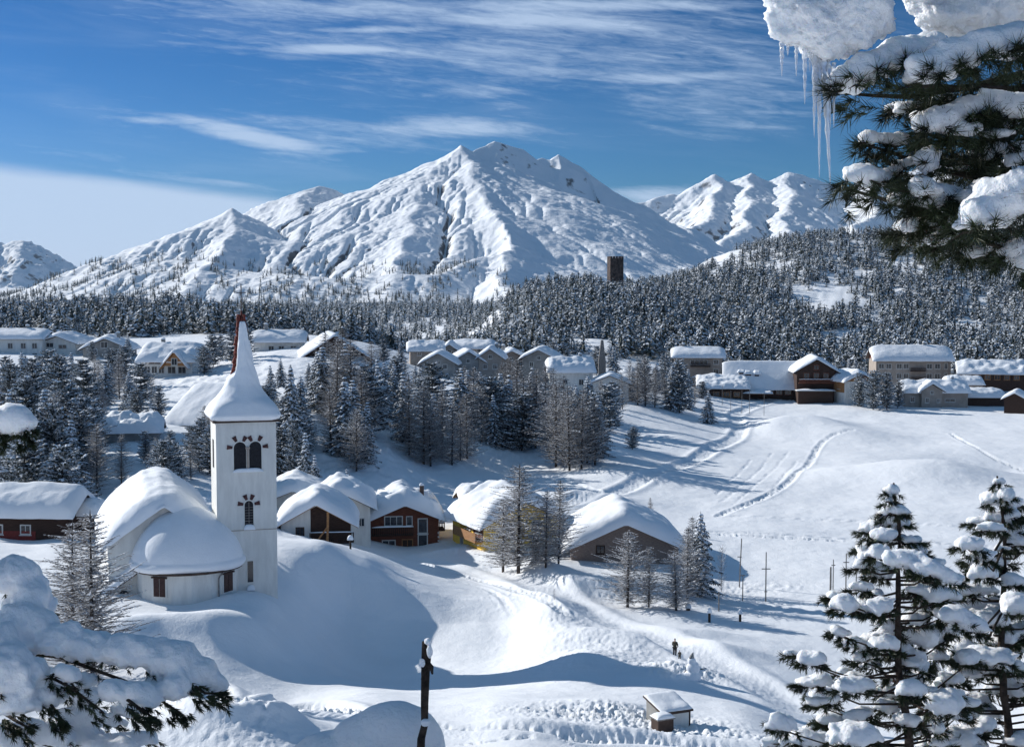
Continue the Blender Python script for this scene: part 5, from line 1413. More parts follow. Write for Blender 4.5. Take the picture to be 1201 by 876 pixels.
grove([(125, 475, 425, S), (140, 470, 415, L_), (152, 485, 435, S), (165, 478, 425, P_), (130, 455, 408, P_), (146, 452, 405, P_), (178, 472, 440, L_), (160, 505, 455, P_), (120, 500, 450, L_), (186, 490, 452, P_), (112, 520, 468, P_)],
      'trees below the cream chalet', '%s on the slope just below the cream chalet', 10)
grove([(192, 575, 515, P_), (208, 570, 520, P_), (224, 562, 520, L_), (236, 545, 490, P_), (248, 558, 498, P_), (240, 520, 475, L_), (200, 545, 505, P_), (184, 560, 512, L_), (246, 500, 462, P_)],
      'trees left of the bell tower', '%s in the trees between the steep-roofed barn and the bell tower', 11)
grove([(318, 470, 428, S), (330, 455, 420, S), (312, 500, 450, P_), (352, 500, 440, S), (334, 520, 465, P_), (350, 540, 478, P_), (330, 560, 500, P_)],
      'trees right of the spire', '%s on the slope just right of the spire', 12)
grove([(835, 462, 440, S), (985, 462, 428, P_), (995, 455, 420, S), (1120, 455, 432, P_), (780, 455, 415, P_), (770, 460, 425, S), (860, 455, 420, P_), (700, 440, 405, P_), (720, 442, 405, S), (648, 425, 400, P_), (545, 412, 388, P_), (470, 425, 400, S), (450, 425, 398, P_), (290, 420, 385, P_), (272, 425, 388, P_), (250, 430, 392, P_), (240, 440, 405, P_), (150, 425, 392, S), (108, 425, 400, P_)],
      'scattered trees among the village houses', '%s standing among the houses at the forest edge', 13)
# ------------------------------------------------------------------ snow heaps that merge, needles, near trees
_ico = None
def ico():
    global _ico
    if _ico is None:
        import bmesh
        bm = bmesh.new(); bmesh.ops.create_icosphere(bm, subdivisions=3, radius=1.0)
        V = np.array([v.co[:] for v in bm.verts]); F = np.array([[v.index for v in f.verts] for f in bm.faces]); bm.free()
        _ico = (V, F)
    return _ico
def snow_heap(name, ells, voxel, parent, m='snow_near', disp=0.03, dsize=0.12, flat=0.5, seed=0.0, fine=0.0):
    """one mesh grown from merged flattened balls: (centre, rx, ry, rz, turn about y, turn about z)"""
    V0, F0 = ico(); VV = []; FF = []; n = 0
    for c, rx, ry, rz, ty, tz in ells:
        v = V0.copy(); v[:, 2] = np.where(v[:, 2] < 0, v[:, 2] * flat, v[:, 2])
        v = v * np.array([rx, ry, rz])
        Mx = np.array(Matrix.Rotation(tz, 3, 'Z') @ Matrix.Rotation(ty, 3, 'Y'))
        v = v @ Mx.T + np.array(c)
        VV.append(v); FF.append(F0 + n); n += len(v)
    me = np_mesh(name, np.concatenate(VV), np.concatenate(FF), None, [M[m]], True)
    o = mesh_obj(name, me, None)
    md = o.modifiers.new('r', 'REMESH'); md.mode = 'VOXEL'; md.voxel_size = voxel; md.use_smooth_shade = True
    sm = o.modifiers.new('s', 'SMOOTH'); sm.factor = 0.5; sm.iterations = 6
    dg = bpy.context.evaluated_depsgraph_get()
    me2 = bpy.data.meshes.new_from_object(o.evaluated_get(dg))
    N_ = len(me2.vertices); co = np.empty(N_ * 3, np.float32); me2.vertices.foreach_get('co', co); co = co.reshape(-1, 3)
    no = np.empty(N_ * 3, np.float32); me2.vertices.foreach_get('normal', no); no = no.reshape(-1, 3)
    a, b, c = co[:, 0] / dsize, co[:, 1] / dsize, co[:, 2] / dsize
    d = disp * (fbm(a + c * .6 + seed, b - c * .5, 4, .5) + fbm(c + seed * 2, a * .7 + b * .7, 3, .5)) * 0.9
    if fine: d = d + fine * fbm(a * 7 + c * 4, b * 7 - c * 5, 3, .6)
    co = co + no * d[:, None]
    me2.vertices.foreach_set('co', co.ravel()); me2.update()
    me2.polygons.foreach_set('use_smooth', np.ones(len(me2.polygons), bool))
    me2.name = name
    o.modifiers.clear(); old = o.data; o.data = me2; bpy.data.meshes.remove(old)
    o.name = name
    if parent: o.parent = parent
    return o

class Needles:
    def __init__(s, seed): s.r = np.random.default_rng(seed); s.V = []
    def tuft(s, p, d, n=40, L=.06, stem=.06, w=.0022, spread=.75):
        r = s.r; p = np.array(p, float); d = np.array(d, float); d /= np.linalg.norm(d) + 1e-9
        rnd = r.normal(size=(n, 3)); perp = rnd - (rnd @ d)[:, None] * d; perp /= np.linalg.norm(perp, axis=1, keepdims=True) + 1e-9
        a = spread * (0.35 + 0.9 * r.random(n))
        dr = d * np.cos(a)[:, None] + perp * np.sin(a)[:, None]
        b = p + d * (r.random(n) * stem)[:, None]
        Ln = L * (0.7 + 0.45 * r.random(n))
        wv = np.cross(dr, r.normal(size=(n, 3))); wv = wv / (np.linalg.norm(wv, axis=1, keepdims=True) + 1e-9) * w
        s.V.append(np.stack([b + wv, b + dr * Ln[:, None], b - wv], 1).reshape(-1, 3))
    def build(s, name, parent, m='needle_near'):
        V = np.concatenate(s.V); return mesh_obj(name, np_mesh(name, V, np.arange(len(V)).reshape(-1, 3), None, [M[m]]), parent)

def px_m(r, D): return r * D / FPX
def chain(a, b, n):
    """balls along a bough from a to b: each (px, py, D, rx, ry)"""
    out = []
    for i in range(n):
        t = i / (n - 1) if n > 1 else 0
        out.append(tuple(a[k] + (b[k] - a[k]) * t for k in range(5)))
    return out

def near_tree(root, pads, trunk, voxel, needle_L, needle_w, seed, tufts=9, per=34, deep=1.15, drop=.35, disp=.02, stick_r=.012, fine=0.0, branch_to=True, sp=.8):
    """pads: (px, py, D, rx, ry[, tilt]) snow pillows, each on its own spray of needles; trunk: function of height -> point"""
    r = random.Random(seed); ells = []; nd = Needles(seed); br = MB(); nd_l = 0
    branches = []
    for pad in pads:
        px, py, D, rx, ry = pad[:5]; tilt = pad[5] if len(pad) > 5 else r.uniform(-.15, .15)
        c = at(px, py, D); a, b = px_m(rx, D), px_m(ry, D)
        ells.append((c, a * .92, max(a * .5, b) * deep, b * .92, -tilt, r.uniform(-.3, .3)))
        for k in range(6):
            q = Vector((r.uniform(-.85, .85) * a, r.uniform(-.5, .5) * b, r.uniform(-.55, .5) * b))
            f = r.uniform(.22, .5)
            ells.append((c + q, a * f, b * f * 1.3, b * f * 1.1, r.uniform(-.4, .4), r.uniform(-.5, .5)))
        for k in range(6):                                  # ragged drooping rim
            an = r.uniform(0, 6.28); f = r.uniform(.16, .32)
            ells.append((c + Vector((math.cos(an) * a * .98, math.sin(an) * max(a * .5, b) * .95, -b * r.uniform(.15, .5))), max(b, a * .6) * f, max(b, a * .6) * f, b * f * 1.3, r.uniform(-.6, .6), r.uniform(-1, 1)))
        tp = trunk(c.z - .25 * abs(c.x - trunk(c.z).x)) if trunk else None
        outw = (c - tp) if tp else Vector((-1, -.2, 0))
        outw.z = 0; outw = outw.normalized() if outw.length > .05 else Vector((-.5, -1, 0)).normalized()
        base = c + Vector((0, 0, -b * .42))
        if tp and branch_to:
            mid = tp * .5 + base * .5 + Vector((0, 0, -.12 * (base - tp).length))
            branches.append(([tp, mid, base + outw * a * .5], [stick_r * 1.6, stick_r * 1.1, stick_r * .6]))
        nt = max(4, int(tufts * (a / (needle_L * 2.0)) ** .9))
        for k in range(nt):
            u = r.uniform(-1, 1); v = r.uniform(-1, 1)
            p = c + Vector((u * a * .92, v * max(a * .5, b) * .9, 0)) + Vector((0, 0, -b * (drop + r.uniform(0, .22)) - tilt * 0 + math.sin(tilt) * u * a))
            d = outw * r.uniform(.2, 1.1) + Vector((u * .9, -.5 + v * .5, r.uniform(-.9, .12)))
            nd.tuft(p, d, per, needle_L, needle_L * 1.1, needle_w, sp)
            if r.random() < .35: branches.append(([base + Vector((0, 0, -.01)), p, p + d.normalized() * needle_L], [stick_r * .5, stick_r * .4, stick_r * .2]))
    snow_heap('snow_cover', ells, voxel, root, disp=disp, dsize=.12, seed=seed * .7, fine=fine, flat=.72)
    for pts, rad in branches: br.tube(pts, rad, 6)
    br.build('branches', M['bark'], root, True)
    nd.build('needles', root)

# ---- the two young pines at the lower right
def sapling(pxb, pyb, pxt, pyt, D, rad, pads, label, seed):
    top = at(pxt, pyt, D); low = at(pxb, pyb, D); zb = H1s(low.x, D)
    kx = (low.x - top.x) / (low.z - top.z)
    tr = lambda z: Vector((top.x + (z - top.z) * kx + .03 * math.sin(z * 3.1 + seed), D, min(z, top.z)))
    root = empty('snowy_pine', Vector((tr(zb).x, D, zb)), 0, label, 'tree')
    inv = Vector(root.location)
    zz = np.linspace(zb - .3, top.z, 22)
    m = MB(); m.tube([tr(z) + Vector((random.uniform(-.01, .01), random.uniform(-.01, .01), 0)) for z in zz], [rad * (1 - .85 * (i / 21)) + random.uniform(-.004, .004) for i in range(22)], 10)
    o = m.build('trunk', M['bark'], root, True)
    rf = random.Random(seed * 7)
    ytop = pyt
    for k in range(84):                                     # boughs on the far side and in the heart of the crown
        q = rf.random() ** .7; py = ytop + 25 + q * 340; half = 14 + 135 * q
        px = pxt + (pxb - pxt) * (py - pyt) / (pyb - pyt) + rf.uniform(-1, 1) * half
        pads = pads + [(px, py, D + rf.uniform(.05, .6) * (.3 + q), rf.uniform(9, 22), rf.uniform(6, 12))]
    near_tree(root, pads, tr, .019, .060, .0034, seed, tufts=19, per=30, disp=.034, stick_r=.0075, fine=.010, drop=.5)
    for ch in root.children:
        ch.matrix_parent_inverse = Matrix.Translation(-inv)
    # snow sprinkled along the trunk
    return root
def Z2(x, y, rx, ry, D, tilt=0.0):      # positions read off an enlarged view of the photograph's lower right corner
    return (880 + x / 2.688, 550 + y / 2.688, D, rx / 2.688, ry / 2.688, tilt)
D1 = 11.6
pads1 = [Z2(443, 66, 22, 17, D1), Z2(436, 98, 26, 12, D1 - .05, .2), Z2(470, 128, 34, 22, D1 - .1), Z2(428, 132, 22, 16, D1 + .1), Z2(430, 208, 46, 24, D1 - .15, .3), Z2(512, 220, 32, 17, D1), Z2(362, 216, 13, 12, D1 - .2),
         Z2(400, 262, 38, 30, D1 - .3), Z2(350, 300, 36, 20, D1 - .1, .2), Z2(352, 372, 46, 19, D1 - .2), Z2(300, 425, 50, 38, D1 - .35), Z2(405, 430, 50, 36, D1 - .4, .1), Z2(266, 398, 38, 20, D1 - .1),
         Z2(430, 548, 48, 30, D1 - .3, -.2), Z2(285, 512, 40, 22, D1 - .2, -.3), Z2(335, 545, 50, 24, D1 + .1, -.3), Z2(128, 578, 26, 16, D1 - .1), Z2(196, 596, 52, 28, D1 - .35), Z2(205, 665, 62, 22, D1 + .1, .1),
         Z2(322, 680, 66, 32, D1 - .4, .1), Z2(505, 690, 46, 34, D1 - .5), Z2(612, 735, 64, 50, D1 - .3, .1), Z2(222, 732, 50, 18, D1), Z2(545, 632, 18, 14, D1), Z2(555, 520, 58, 50, D1 + .35), Z2(100, 798, 54, 36, D1 - .5, -.2),
         Z2(170, 850, 74, 30, D1 - .2), Z2(330, 835, 90, 46, D1 - .5), Z2(345, 775, 46, 22, D1 - .1, .3), Z2(430, 745, 44, 26, D1 + .2), Z2(490, 790, 50, 30, D1), Z2(250, 790, 50, 24, D1 + .2), Z2(300, 640, 36, 20, D1 + .3),
         Z2(520, 470, 40, 26, D1 + .2, -.2), Z2(360, 250, 30, 16, D1 + .25), Z2(560, 400, 40, 24, D1 + .3), Z2(380, 610, 34, 22, D1 + .25), Z2(80, 860, 50, 22, D1 + .1), Z2(450, 650, 22, 12, D1 + .3), Z2(640, 660, 44, 24, D1 + .4), Z2(590, 590, 36, 20, D1 + .4)]
pads1 += [Z2(*q) for q in ((480, 285, 58, 38, 10.9, -.15), (560, 315, 62, 36, 10.8, -.15), (630, 340, 44, 26, 10.8, -.1))]
sapling(1064, 876, 1046, 566, D1, .055, pads1, 'left snow-loaded young pine at the lower right, its trunk bare between boughs', 3)
D2 = 12.4
pads2 = [Z2(785, 40, 20, 15, D2), Z2(806, 78, 22, 22, D2 - .1), Z2(770, 84, 16, 14, D2 + .1), Z2(832, 142, 24, 20, D2), Z2(756, 184, 50, 20, D2 - .2), Z2(800, 190, 40, 22, D2 + .1), Z2(730, 322, 50, 32, D2 - .2), Z2(835, 350, 52, 26, D2 - .1, -.2),
         Z2(832, 425, 50, 44, D2 - .5), Z2(690, 420, 60, 22, D2 + .2), Z2(720, 380, 60, 22, D2 + .3), Z2(760, 470, 60, 34, D2), Z2(745, 590, 96, 34, D2 - .3, -.1), Z2(680, 590, 40, 30, D2 - .5), Z2(820, 620, 50, 26, D2), Z2(690, 640, 60, 20, D2 + .2),
         Z2(660, 850, 90, 46, D2 - .3), Z2(850, 850, 60, 30, D2), Z2(740, 770, 50, 24, D2 + .2), Z2(850, 700, 40, 24, D2 + .1), Z2(800, 290, 30, 16, D2 + .2), Z2(760, 540, 50, 20, D2 + .3), Z2(700, 720, 60, 22, D2 + .3), Z2(860, 520, 40, 22, D2 + .2), Z2(870, 210, 30, 14, D2 + .1), Z2(790, 250, 30, 14, D2 - .1)]
pads2 += [Z2(690, 235, 44, 34, 11.0, -.1), Z2(730, 270, 44, 24, 11.1, -.3), Z2(640, 460, 50, 34, 11.2, .1), Z2(700, 490, 62, 36, 11.2, -.3)]
sapling(1182, 876, 1172, 558, D2, .055, pads2, 'right snow-loaded young pine at the lower right, cut by the picture edge', 4)

# ---- old pine at the upper right, its trunk outside the picture; boughs reach in from the right
TD = 5.0
tb = at(1330, 330, TD); zb = H1s(tb.x, TD)
trT = lambda z: Vector((tb.x + .02 * math.sin(z * 2), TD, z))
old = empty('old_pine', (tb.x, TD, zb), 0, 'old pine at the upper right whose snow-laden boughs hang into the picture with icicles', 'tree')
m = MB(); m.tube([trT(z) for z in np.linspace(zb - .3, 35.5, 20)], np.linspace(.17, .10, 20), 12); m.build('trunk', M['bark'], old, True)
def Z1(x, y, rx, ry, D, tilt=0.0):
    return (880 + x / 2.738, y / 2.738, D, rx / 2.738, ry / 2.738, tilt)
DT = 4.5
padsT = [Z1(300, 255, 52, 56, DT - .1, .25), Z1(380, 215, 62, 56, DT - .1, .25), Z1(470, 175, 66, 56, DT - .05, .2), Z1(560, 150, 66, 50, DT, .15),
         Z1(560, 225, 64, 58, DT - .2, .2), Z1(650, 180, 70, 62, DT - .2, .2), Z1(750, 150, 76, 62, DT - .2, .1), Z1(850, 130, 76, 60, DT - .15, .1), Z1(940, 120, 80, 60, DT - .1),
         Z1(590, 390, 60, 48, DT - .1, .25), Z1(670, 355, 70, 40, DT - .05, .15), Z1(760, 345, 70, 36, DT), Z1(860, 345, 72, 46, DT), Z1(950, 330, 70, 50, DT),
         Z1(385, 447, 46, 28, DT, -.1), Z1(470, 452, 46, 22, DT + .05, .1), Z1(345, 560, 48, 34, DT - .1, .25), Z1(420, 575, 50, 40, DT, .1), Z1(500, 525, 50, 24, DT + .1, .3),
         Z1(555, 600, 52, 42, DT - .1, -.1), Z1(630, 615, 60, 24, DT, -.15), Z1(560, 730, 36, 34, DT + .15), Z1(640, 715, 44, 26, DT + .2),
         Z1(740, 690, 72, 76, DT - .3, .3), Z1(810, 640, 76, 70, DT - .3, .3), Z1(890, 590, 80, 66, DT - .3, .2), Z1(740, 490, 32, 40, DT + .15), Z1(830, 480, 60, 30, DT + .2), Z1(860, 780, 60, 40, DT + .1), Z1(720, 810, 40, 20, DT + .1), Z1(880, 850, 30, 40, DT), Z1(620, 310, 40, 26, DT + .25), Z1(500, 345, 60, 22, DT + .3)]
rb_ = random.Random(41)
for k in range(52):
    padsT.append((rb_.uniform(1062, 1215), rb_.uniform(100, 300), DT + rb_.uniform(-.1, .4), rb_.uniform(10, 24), rb_.uniform(7, 14), rb_.uniform(-.1, .3)))
def bridged(pads):
    out = list(pads)
    for a, b in zip(pads[:-1], pads[1:]):
        if abs(a[0] - b[0]) < 42 and abs(a[1] - b[1]) < 26:
            out.append(tuple((a[i] + b[i]) * .5 for i in range(5)) + ((a[5] + b[5]) * .5,))
    return out
padsT = bridged(padsT[:33]) + padsT[33:]
def old_bough(pads, seed, tufts=10, **kw):
    near_tree(old, pads, lambda z: trT(z), .0085, .064, .0016, seed, tufts=tufts, per=46, disp=.020, stick_r=.007, drop=.45, fine=.006, branch_to=False, **kw)
old_bough(padsT, 12)
# inner needles and the boughs' wood
nd = Needles(77); br = MB(); rr_ = random.Random(5)
for (x0, y0), (x1, y1), D in (((1290, 60), (985, 112), DT), ((1300, 70), (1070, 100), DT - .1), ((1300, 170), (1080, 155), DT), ((1300, 210), (1010, 170), DT + .1), ((1300, 260), (990, 222), DT), ((1300, 280), (1070, 250), DT), ((1300, 300), (1130, 270), DT - .1), ((1300, 300), (1085, 272), DT + .2)):
    A, B = at(x0, y0, TD - .1), at(x1, y1, D)
    pts = [A.lerp(B, t) + Vector((0, 0, -.05 * math.sin(t * 3.14) + rr_.uniform(-.008, .008))) for t in np.linspace(0, 1, 9)]
    br.tube(pts, np.linspace(.022, .004, 9), 7)
    for k in range(44):
        t = rr_.random() ** .8
        p = A.lerp(B, t) + Vector((rr_.uniform(-.04, .04), rr_.uniform(-.06, .06), rr_.uniform(-.07, .05)))
        d = (B - A).normalized() * rr_.uniform(.4, 1.2) + Vector((rr_.uniform(-.5, .5), rr_.uniform(-.7, .4), rr_.uniform(-.8, .5)))
        nd.tuft(p, d, 44, .064, .06, .0016, .8)
for k in range(120):
    p = at(rr_.uniform(1060, 1240), rr_.uniform(105, 250), DT + rr_.uniform(.05, .35))
    nd.tuft(p, Vector((rr_.uniform(-1, .3), rr_.uniform(-.7, .4), rr_.uniform(-.6, .5))), 44, .064, .06, .0016, .8)
br.build('branches', M['bark'], old, True); nd.build('needles', old)
# great lumps of snow at the top
lump = snow_heap('snow_lump', [(at(x, y, D), px_m(rx, D), px_m(rx, D) * .7, px_m(ry, D), 0, 0) for x, y, rx, ry, D in
        ((925, -5, 30, 26, 4.4), (915, 25, 15, 24, 4.4), (935, 35, 26, 26, 4.4), (965, 15, 50, 44, 4.4), (968, 48, 34, 26, 4.4), (1005, 10, 46, 44, 4.4), (1030, 20, 22, 34, 4.4), (990, 45, 34, 22, 4.4), (960, -40, 70, 40, 4.5))],
        .0085, old, disp=.034, dsize=.08, flat=.9, seed=2.2, fine=.014)
snow_heap('snow_lump', [(at(x, y, D), px_m(rx, D), px_m(rx, D) * .7, px_m(ry, D), 0, 0) for x, y, rx, ry, D in
        ((1085, 0, 28, 20, 4.7), (1120, 18, 44, 28, 4.7), (1160, 5, 60, 34, 4.8), (1200, -10, 60, 40, 4.8), (1150, -40, 110, 40, 4.8))],
        .0085, old, disp=.034, dsize=.08, flat=.9, seed=5.2, fine=.014)
br2 = MB(); br2.tube([at(1330, -10, 5.0), at(1200, -25, 4.8), at(1050, -20, 4.5), at(920, -10, 4.4)], [.05, .035, .025, .012], 8); br2.build('branch', M['bark'], old, True)
def icicle(px, y0, y1, w, D=4.4, lean=0.0, sd=0):
    r = random.Random(sd); A, B = at(px, y0, D), at(px + lean, y1, D); n = 26; V = []; F = []
    for i in range(n):
        t = i / (n - 1); c = A.lerp(B, t); rad = px_m(w, D) * ((1 - t) ** .75) * (1 + .28 * math.sin(t * 34 + sd) * (1 - t * .5)) + .0006
        for k in range(8):
            a = k * math.pi / 4; V.append((c.x + math.cos(a) * rad * r.uniform(.85, 1.1), c.y + math.sin(a) * rad, c.z))
    for i in range(n - 1):
        for k in range(8): F.append((i * 8 + k, i * 8 + (k + 1) % 8, (i + 1) * 8 + (k + 1) % 8, (i + 1) * 8 + k))
    F.append(tuple(range(7, -1, -1))); F.append(tuple((n - 1) * 8 + k for k in range(8)))
    m = MB(); m.add(V, F); m.build('icicle', M['ice'], lump, True)
for i, q in enumerate(((917, 50, 90, 3.0), (924, 50, 66, 2.2), (934, 55, 90, 2.2), (944, 58, 123, 3.0), (955, 60, 162, 3.0), (957, 66, 125, 3.6), (961, 68, 208, 3.4), (966, 70, 218, 4.6), (971, 66, 150, 3.6), (978, 74, 150, 2.6), (950, 60, 84, 2.0))):
    icicle(*q, sd=i, lean={7: 8, 6: 0, 8: 3}.get(i, 0))
inv = Matrix.Translation(-Vector(old.location))
for ch in old.children: ch.matrix_parent_inverse = inv

# ---- pine at the left edge: trunk and most of the crown stand just outside the picture
LD = 12.6
tl = at(-190, 600, LD + 1); zb = H1s(tl.x, tl.y)
trL = lambda z: Vector((tl.x + .03 * math.sin(z * 1.7), tl.y, z))
lp = empty('edge_pine', (tl.x, tl.y, zb), 0, 'shaded pine at the left edge with thick sagging snow on its lower boughs', 'tree')
m = MB(); m.tube([trL(z) for z in np.linspace(zb - .3, 32.6, 20)], np.linspace(.16, .05, 20), 12); m.build('trunk', M['bark'], lp, True)
def Z3(x, y, rx, ry, D, tilt=0.0):
    return (x / 3.532, 640 + y / 3.532, D, rx / 3.532, ry / 3.532, tilt)
padsL = [Z3(60, 130, 120, 100, LD + .4), Z3(130, 220, 90, 90, LD + .3, -.2), Z3(100, 330, 150, 100, LD, -.1), Z3(250, 400, 130, 84, LD - .1, -.1), Z3(380, 420, 130, 80, LD - .1, -.15), Z3(520, 440, 120, 84, LD - .2, -.2), Z3(620, 450, 110, 80, LD - .2, -.3), Z3(730, 480, 110, 100, LD - .2, -.25), Z3(830, 540, 80, 80, LD - .2, -.5), Z3(895, 570, 50, 52, LD - .2, -.6),
         Z3(740, 580, 70, 84, LD - .4, -.3), Z3(640, 590, 60, 70, LD - .3, -.4), Z3(590, 620, 90, 64, LD - .6, -.4), Z3(480, 600, 80, 54, LD - .6, -.3), Z3(280, 530, 70, 46, LD - .5, -.4), Z3(360, 560, 50, 40, LD - .3, -.4), Z3(215, 620, 68, 56, LD - .5, -.3), Z3(40, 520, 110, 130, LD - .6), Z3(70, 640, 86, 76, LD - .7, -.3), Z3(0, 420, 80, 110, LD - .4),
         Z3(330, 715, 130, 54, LD + .2, -.1), Z3(150, 780, 160, 70, LD - .2), Z3(300, 800, 150, 50, LD), Z3(450, 830, 120, 54, LD - .1, -.2), Z3(20, 800, 120, 80, LD - .4)]
padsL += [Z3(430, 720, 90, 44, LD + .5), Z3(200, 560, 110, 60, LD + .5, -.2), Z3(330, 620, 90, 50, LD + .3, -.3), Z3(520, 680, 70, 36, LD + .4, -.3), Z3(120, 600, 80, 60, LD + .3), Z3(560, 800, 90, 40, LD + .3)]
near_tree(lp, padsL, trL, .022, .068, .0042, 31, tufts=6, per=30, disp=.035, stick_r=.02, drop=.42, fine=.005, branch_to=False, sp=.7)
nd = Needles(91); br = MB(); rr_ = random.Random(15)
def LZ(x, y, D): return at(x / 3.532, 640 + y / 3.532, D)
for pts in ([(-150, 500, 12.9), (90, 480, 12.4), (300, 590, 12.0), (430, 690, 11.9)], [(-100, 420, 12.9), (250, 460, 12.5), (520, 560, 12.2), (700, 660, 12.1), (760, 700, 12.0)], [(120, 500, 12.3), (200, 640, 12.0), (270, 740, 11.9)], [(-120, 600, 12.4), (60, 720, 11.9), (130, 760, 11.8)], [(600, 470, 12.3), (780, 560, 12.2), (850, 610, 12.2), (930, 610, 12.2)], [(430, 560, 12.2), (560, 660, 11.8), (650, 720, 11.8)]):
    Q = [LZ(*p) for p in pts]; br.tube(Q, [.022 - .015 * i / (len(Q) - 1) for i in range(len(Q))], 8)
    for k in range(34):
        t = rr_.uniform(.35, 1) * (len(Q) - 1); i = min(int(t), len(Q) - 2); p = Q[i].lerp(Q[i + 1], t - i) + Vector((rr_.uniform(-.05, .05), rr_.uniform(-.15, .05), rr_.uniform(-.08, .02)))
        nd.tuft(p, (Q[i + 1] - Q[i]).normalized() * .8 + Vector((rr_.uniform(-.3, .7), rr_.uniform(-.6, .3), rr_.uniform(-.9, .1))), 40, .07, .07, .0042, .7)
for k in range(46):
    p = at(rr_.uniform(-30, 38), rr_.uniform(498, 522), LD + .25)
    nd.tuft(p, Vector((rr_.uniform(-.3, .8), rr_.uniform(-.7, .3), rr_.uniform(-.9, -.1))), 40, .075, .07, .0045, .8)
br.tube([at(-160, 560, LD + .8), at(-60, 520, LD + .4), at(20, 505, LD + .25)], [.03, .02, .008], 7)
br.build('branches', M['bark'], lp, True); nd.build('needles', lp)
crown = [(15, 490, LD + .3, 26, 20, .1), (-15, 500, LD + .4, 34, 24), (25, 500, LD + .3, 16, 14, -.5)]
rc = random.Random(8)
for k in range(46):
    crown.append((rc.uniform(-520, -60), rc.uniform(330, 640), LD + rc.uniform(.3, 3.2), rc.uniform(34, 60), rc.uniform(18, 30)))
near_tree(lp, crown, trL, .045, .075, .006, 44, tufts=5, per=26, disp=.03, stick_r=.02, drop=.45)
inv = Matrix.Translation(-Vector(lp.location))
for ch in lp.children: ch.matrix_parent_inverse = inv

# ---- unseen spruce beyond the left edge, added to shade the snow mound
pz = Vector((-8.1, 16.5, 0)); pz.z = H1s(pz.x, pz.y)
plant('spruce', pz, 14.0, 'unseen spruce added just outside the left edge to shade the foreground mound', wide=.6)
# ---- snow heap with a dead stem in the middle foreground
p = at(448, 890, 12.0); p.z = H1s(p.x, p.y)
heap = snow_heap('snow_mound', [(at(x, y, 12.2), px_m(rx, 12), px_m(rx, 12) * .8, px_m(ry, 12), 0, 0) for x, y, rx, ry in ((462, 862, 56, 42), (440, 880, 62, 48), (400, 900, 70, 46), (360, 930, 90, 50), (495, 880, 30, 46), (480, 940, 120, 60), (430, 990, 160, 80))], .025, None, disp=.02, dsize=.3, flat=1.0, seed=9)
tag(heap, 'smooth rounded mound of shaded snow around the dead stem, bottom centre', 'snow mound')
b0 = at(494, 900, 11.5); zb = H1s(b0.x, 11.5)
stem = empty('dead_stem', (b0.x, 11.5, zb), 0, 'dark dead stem with a snow-flecked top rising out of the mound', 'dead tree')
m = MB(); P = [Vector((at(488, 930, 11.5).x, 11.5, zb - .2)), at(494, 866, 11.5), at(498, 850, 11.5), at(498, 825, 11.5), at(499, 790, 11.5), at(500, 770, 11.5), at(499, 752, 11.5)]
m.tube(P, [.05, .034, .03, .033, .037, .042, .03], 10); o = m.build('stem', M['bark'], stem, True)
m = MB(); m.tube([at(500, 776, 11.5), at(506, 782, 11.45), at(507, 790, 11.4)], [.025, .02, .008], 7); m.tube([at(499, 793, 11.5), at(494, 796, 11.45)], [.015, .005], 6); m.build('stub', M['bark'], stem, True)
snow_heap('snow_cap', [(at(x, y, D), px_m(rx, 11), px_m(rx, 11), px_m(ry, 11), 0, 0) for x, y, rx, ry, D in ((502, 752, 5, 5, 11.47), (504, 764, 4, 9, 11.44), (495, 777, 4, 6, 11.44), (499, 847, 6, 5, 11.44))], .008, stem, disp=.006, dsize=.03, flat=1, seed=3)
inv = Matrix.Translation(-Vector(stem.location))
for ch in stem.children: ch.matrix_parent_inverse = inv

# ------------------------------------------------------------------ people and snowman on the bank
def skin_part(name, joints, edges, m, parent, sub=2):
    me = bpy.data.meshes.new(name); me.from_pydata([j[:3] for j in joints], edges, [])
    o = bpy.data.objects.new(name, me); scene.collection.objects.link(o); me.materials.append(m)
    o.modifiers.new('k', 'SKIN'); bpy.context.view_layer.update()
    for i, j in enumerate(joints):
        me.skin_vertices[0].data[i].radius = (j[3], j[3] * (j[4] if len(j) > 4 else 1)); me.skin_vertices[0].data[i].use_root = (i == 0)
    s_ = o.modifiers.new('s', 'SUBSURF'); s_.levels = sub; s_.render_levels = sub
    dg = bpy.context.evaluated_depsgraph_get(); dg.update()
    me2 = bpy.data.meshes.new_from_object(o.evaluated_get(dg)); o.modifiers.clear(); o.data = me2; me2.name = name
    me2.polygons.foreach_set('use_smooth', np.ones(len(me2.polygons), bool))
    o.parent = parent; return o
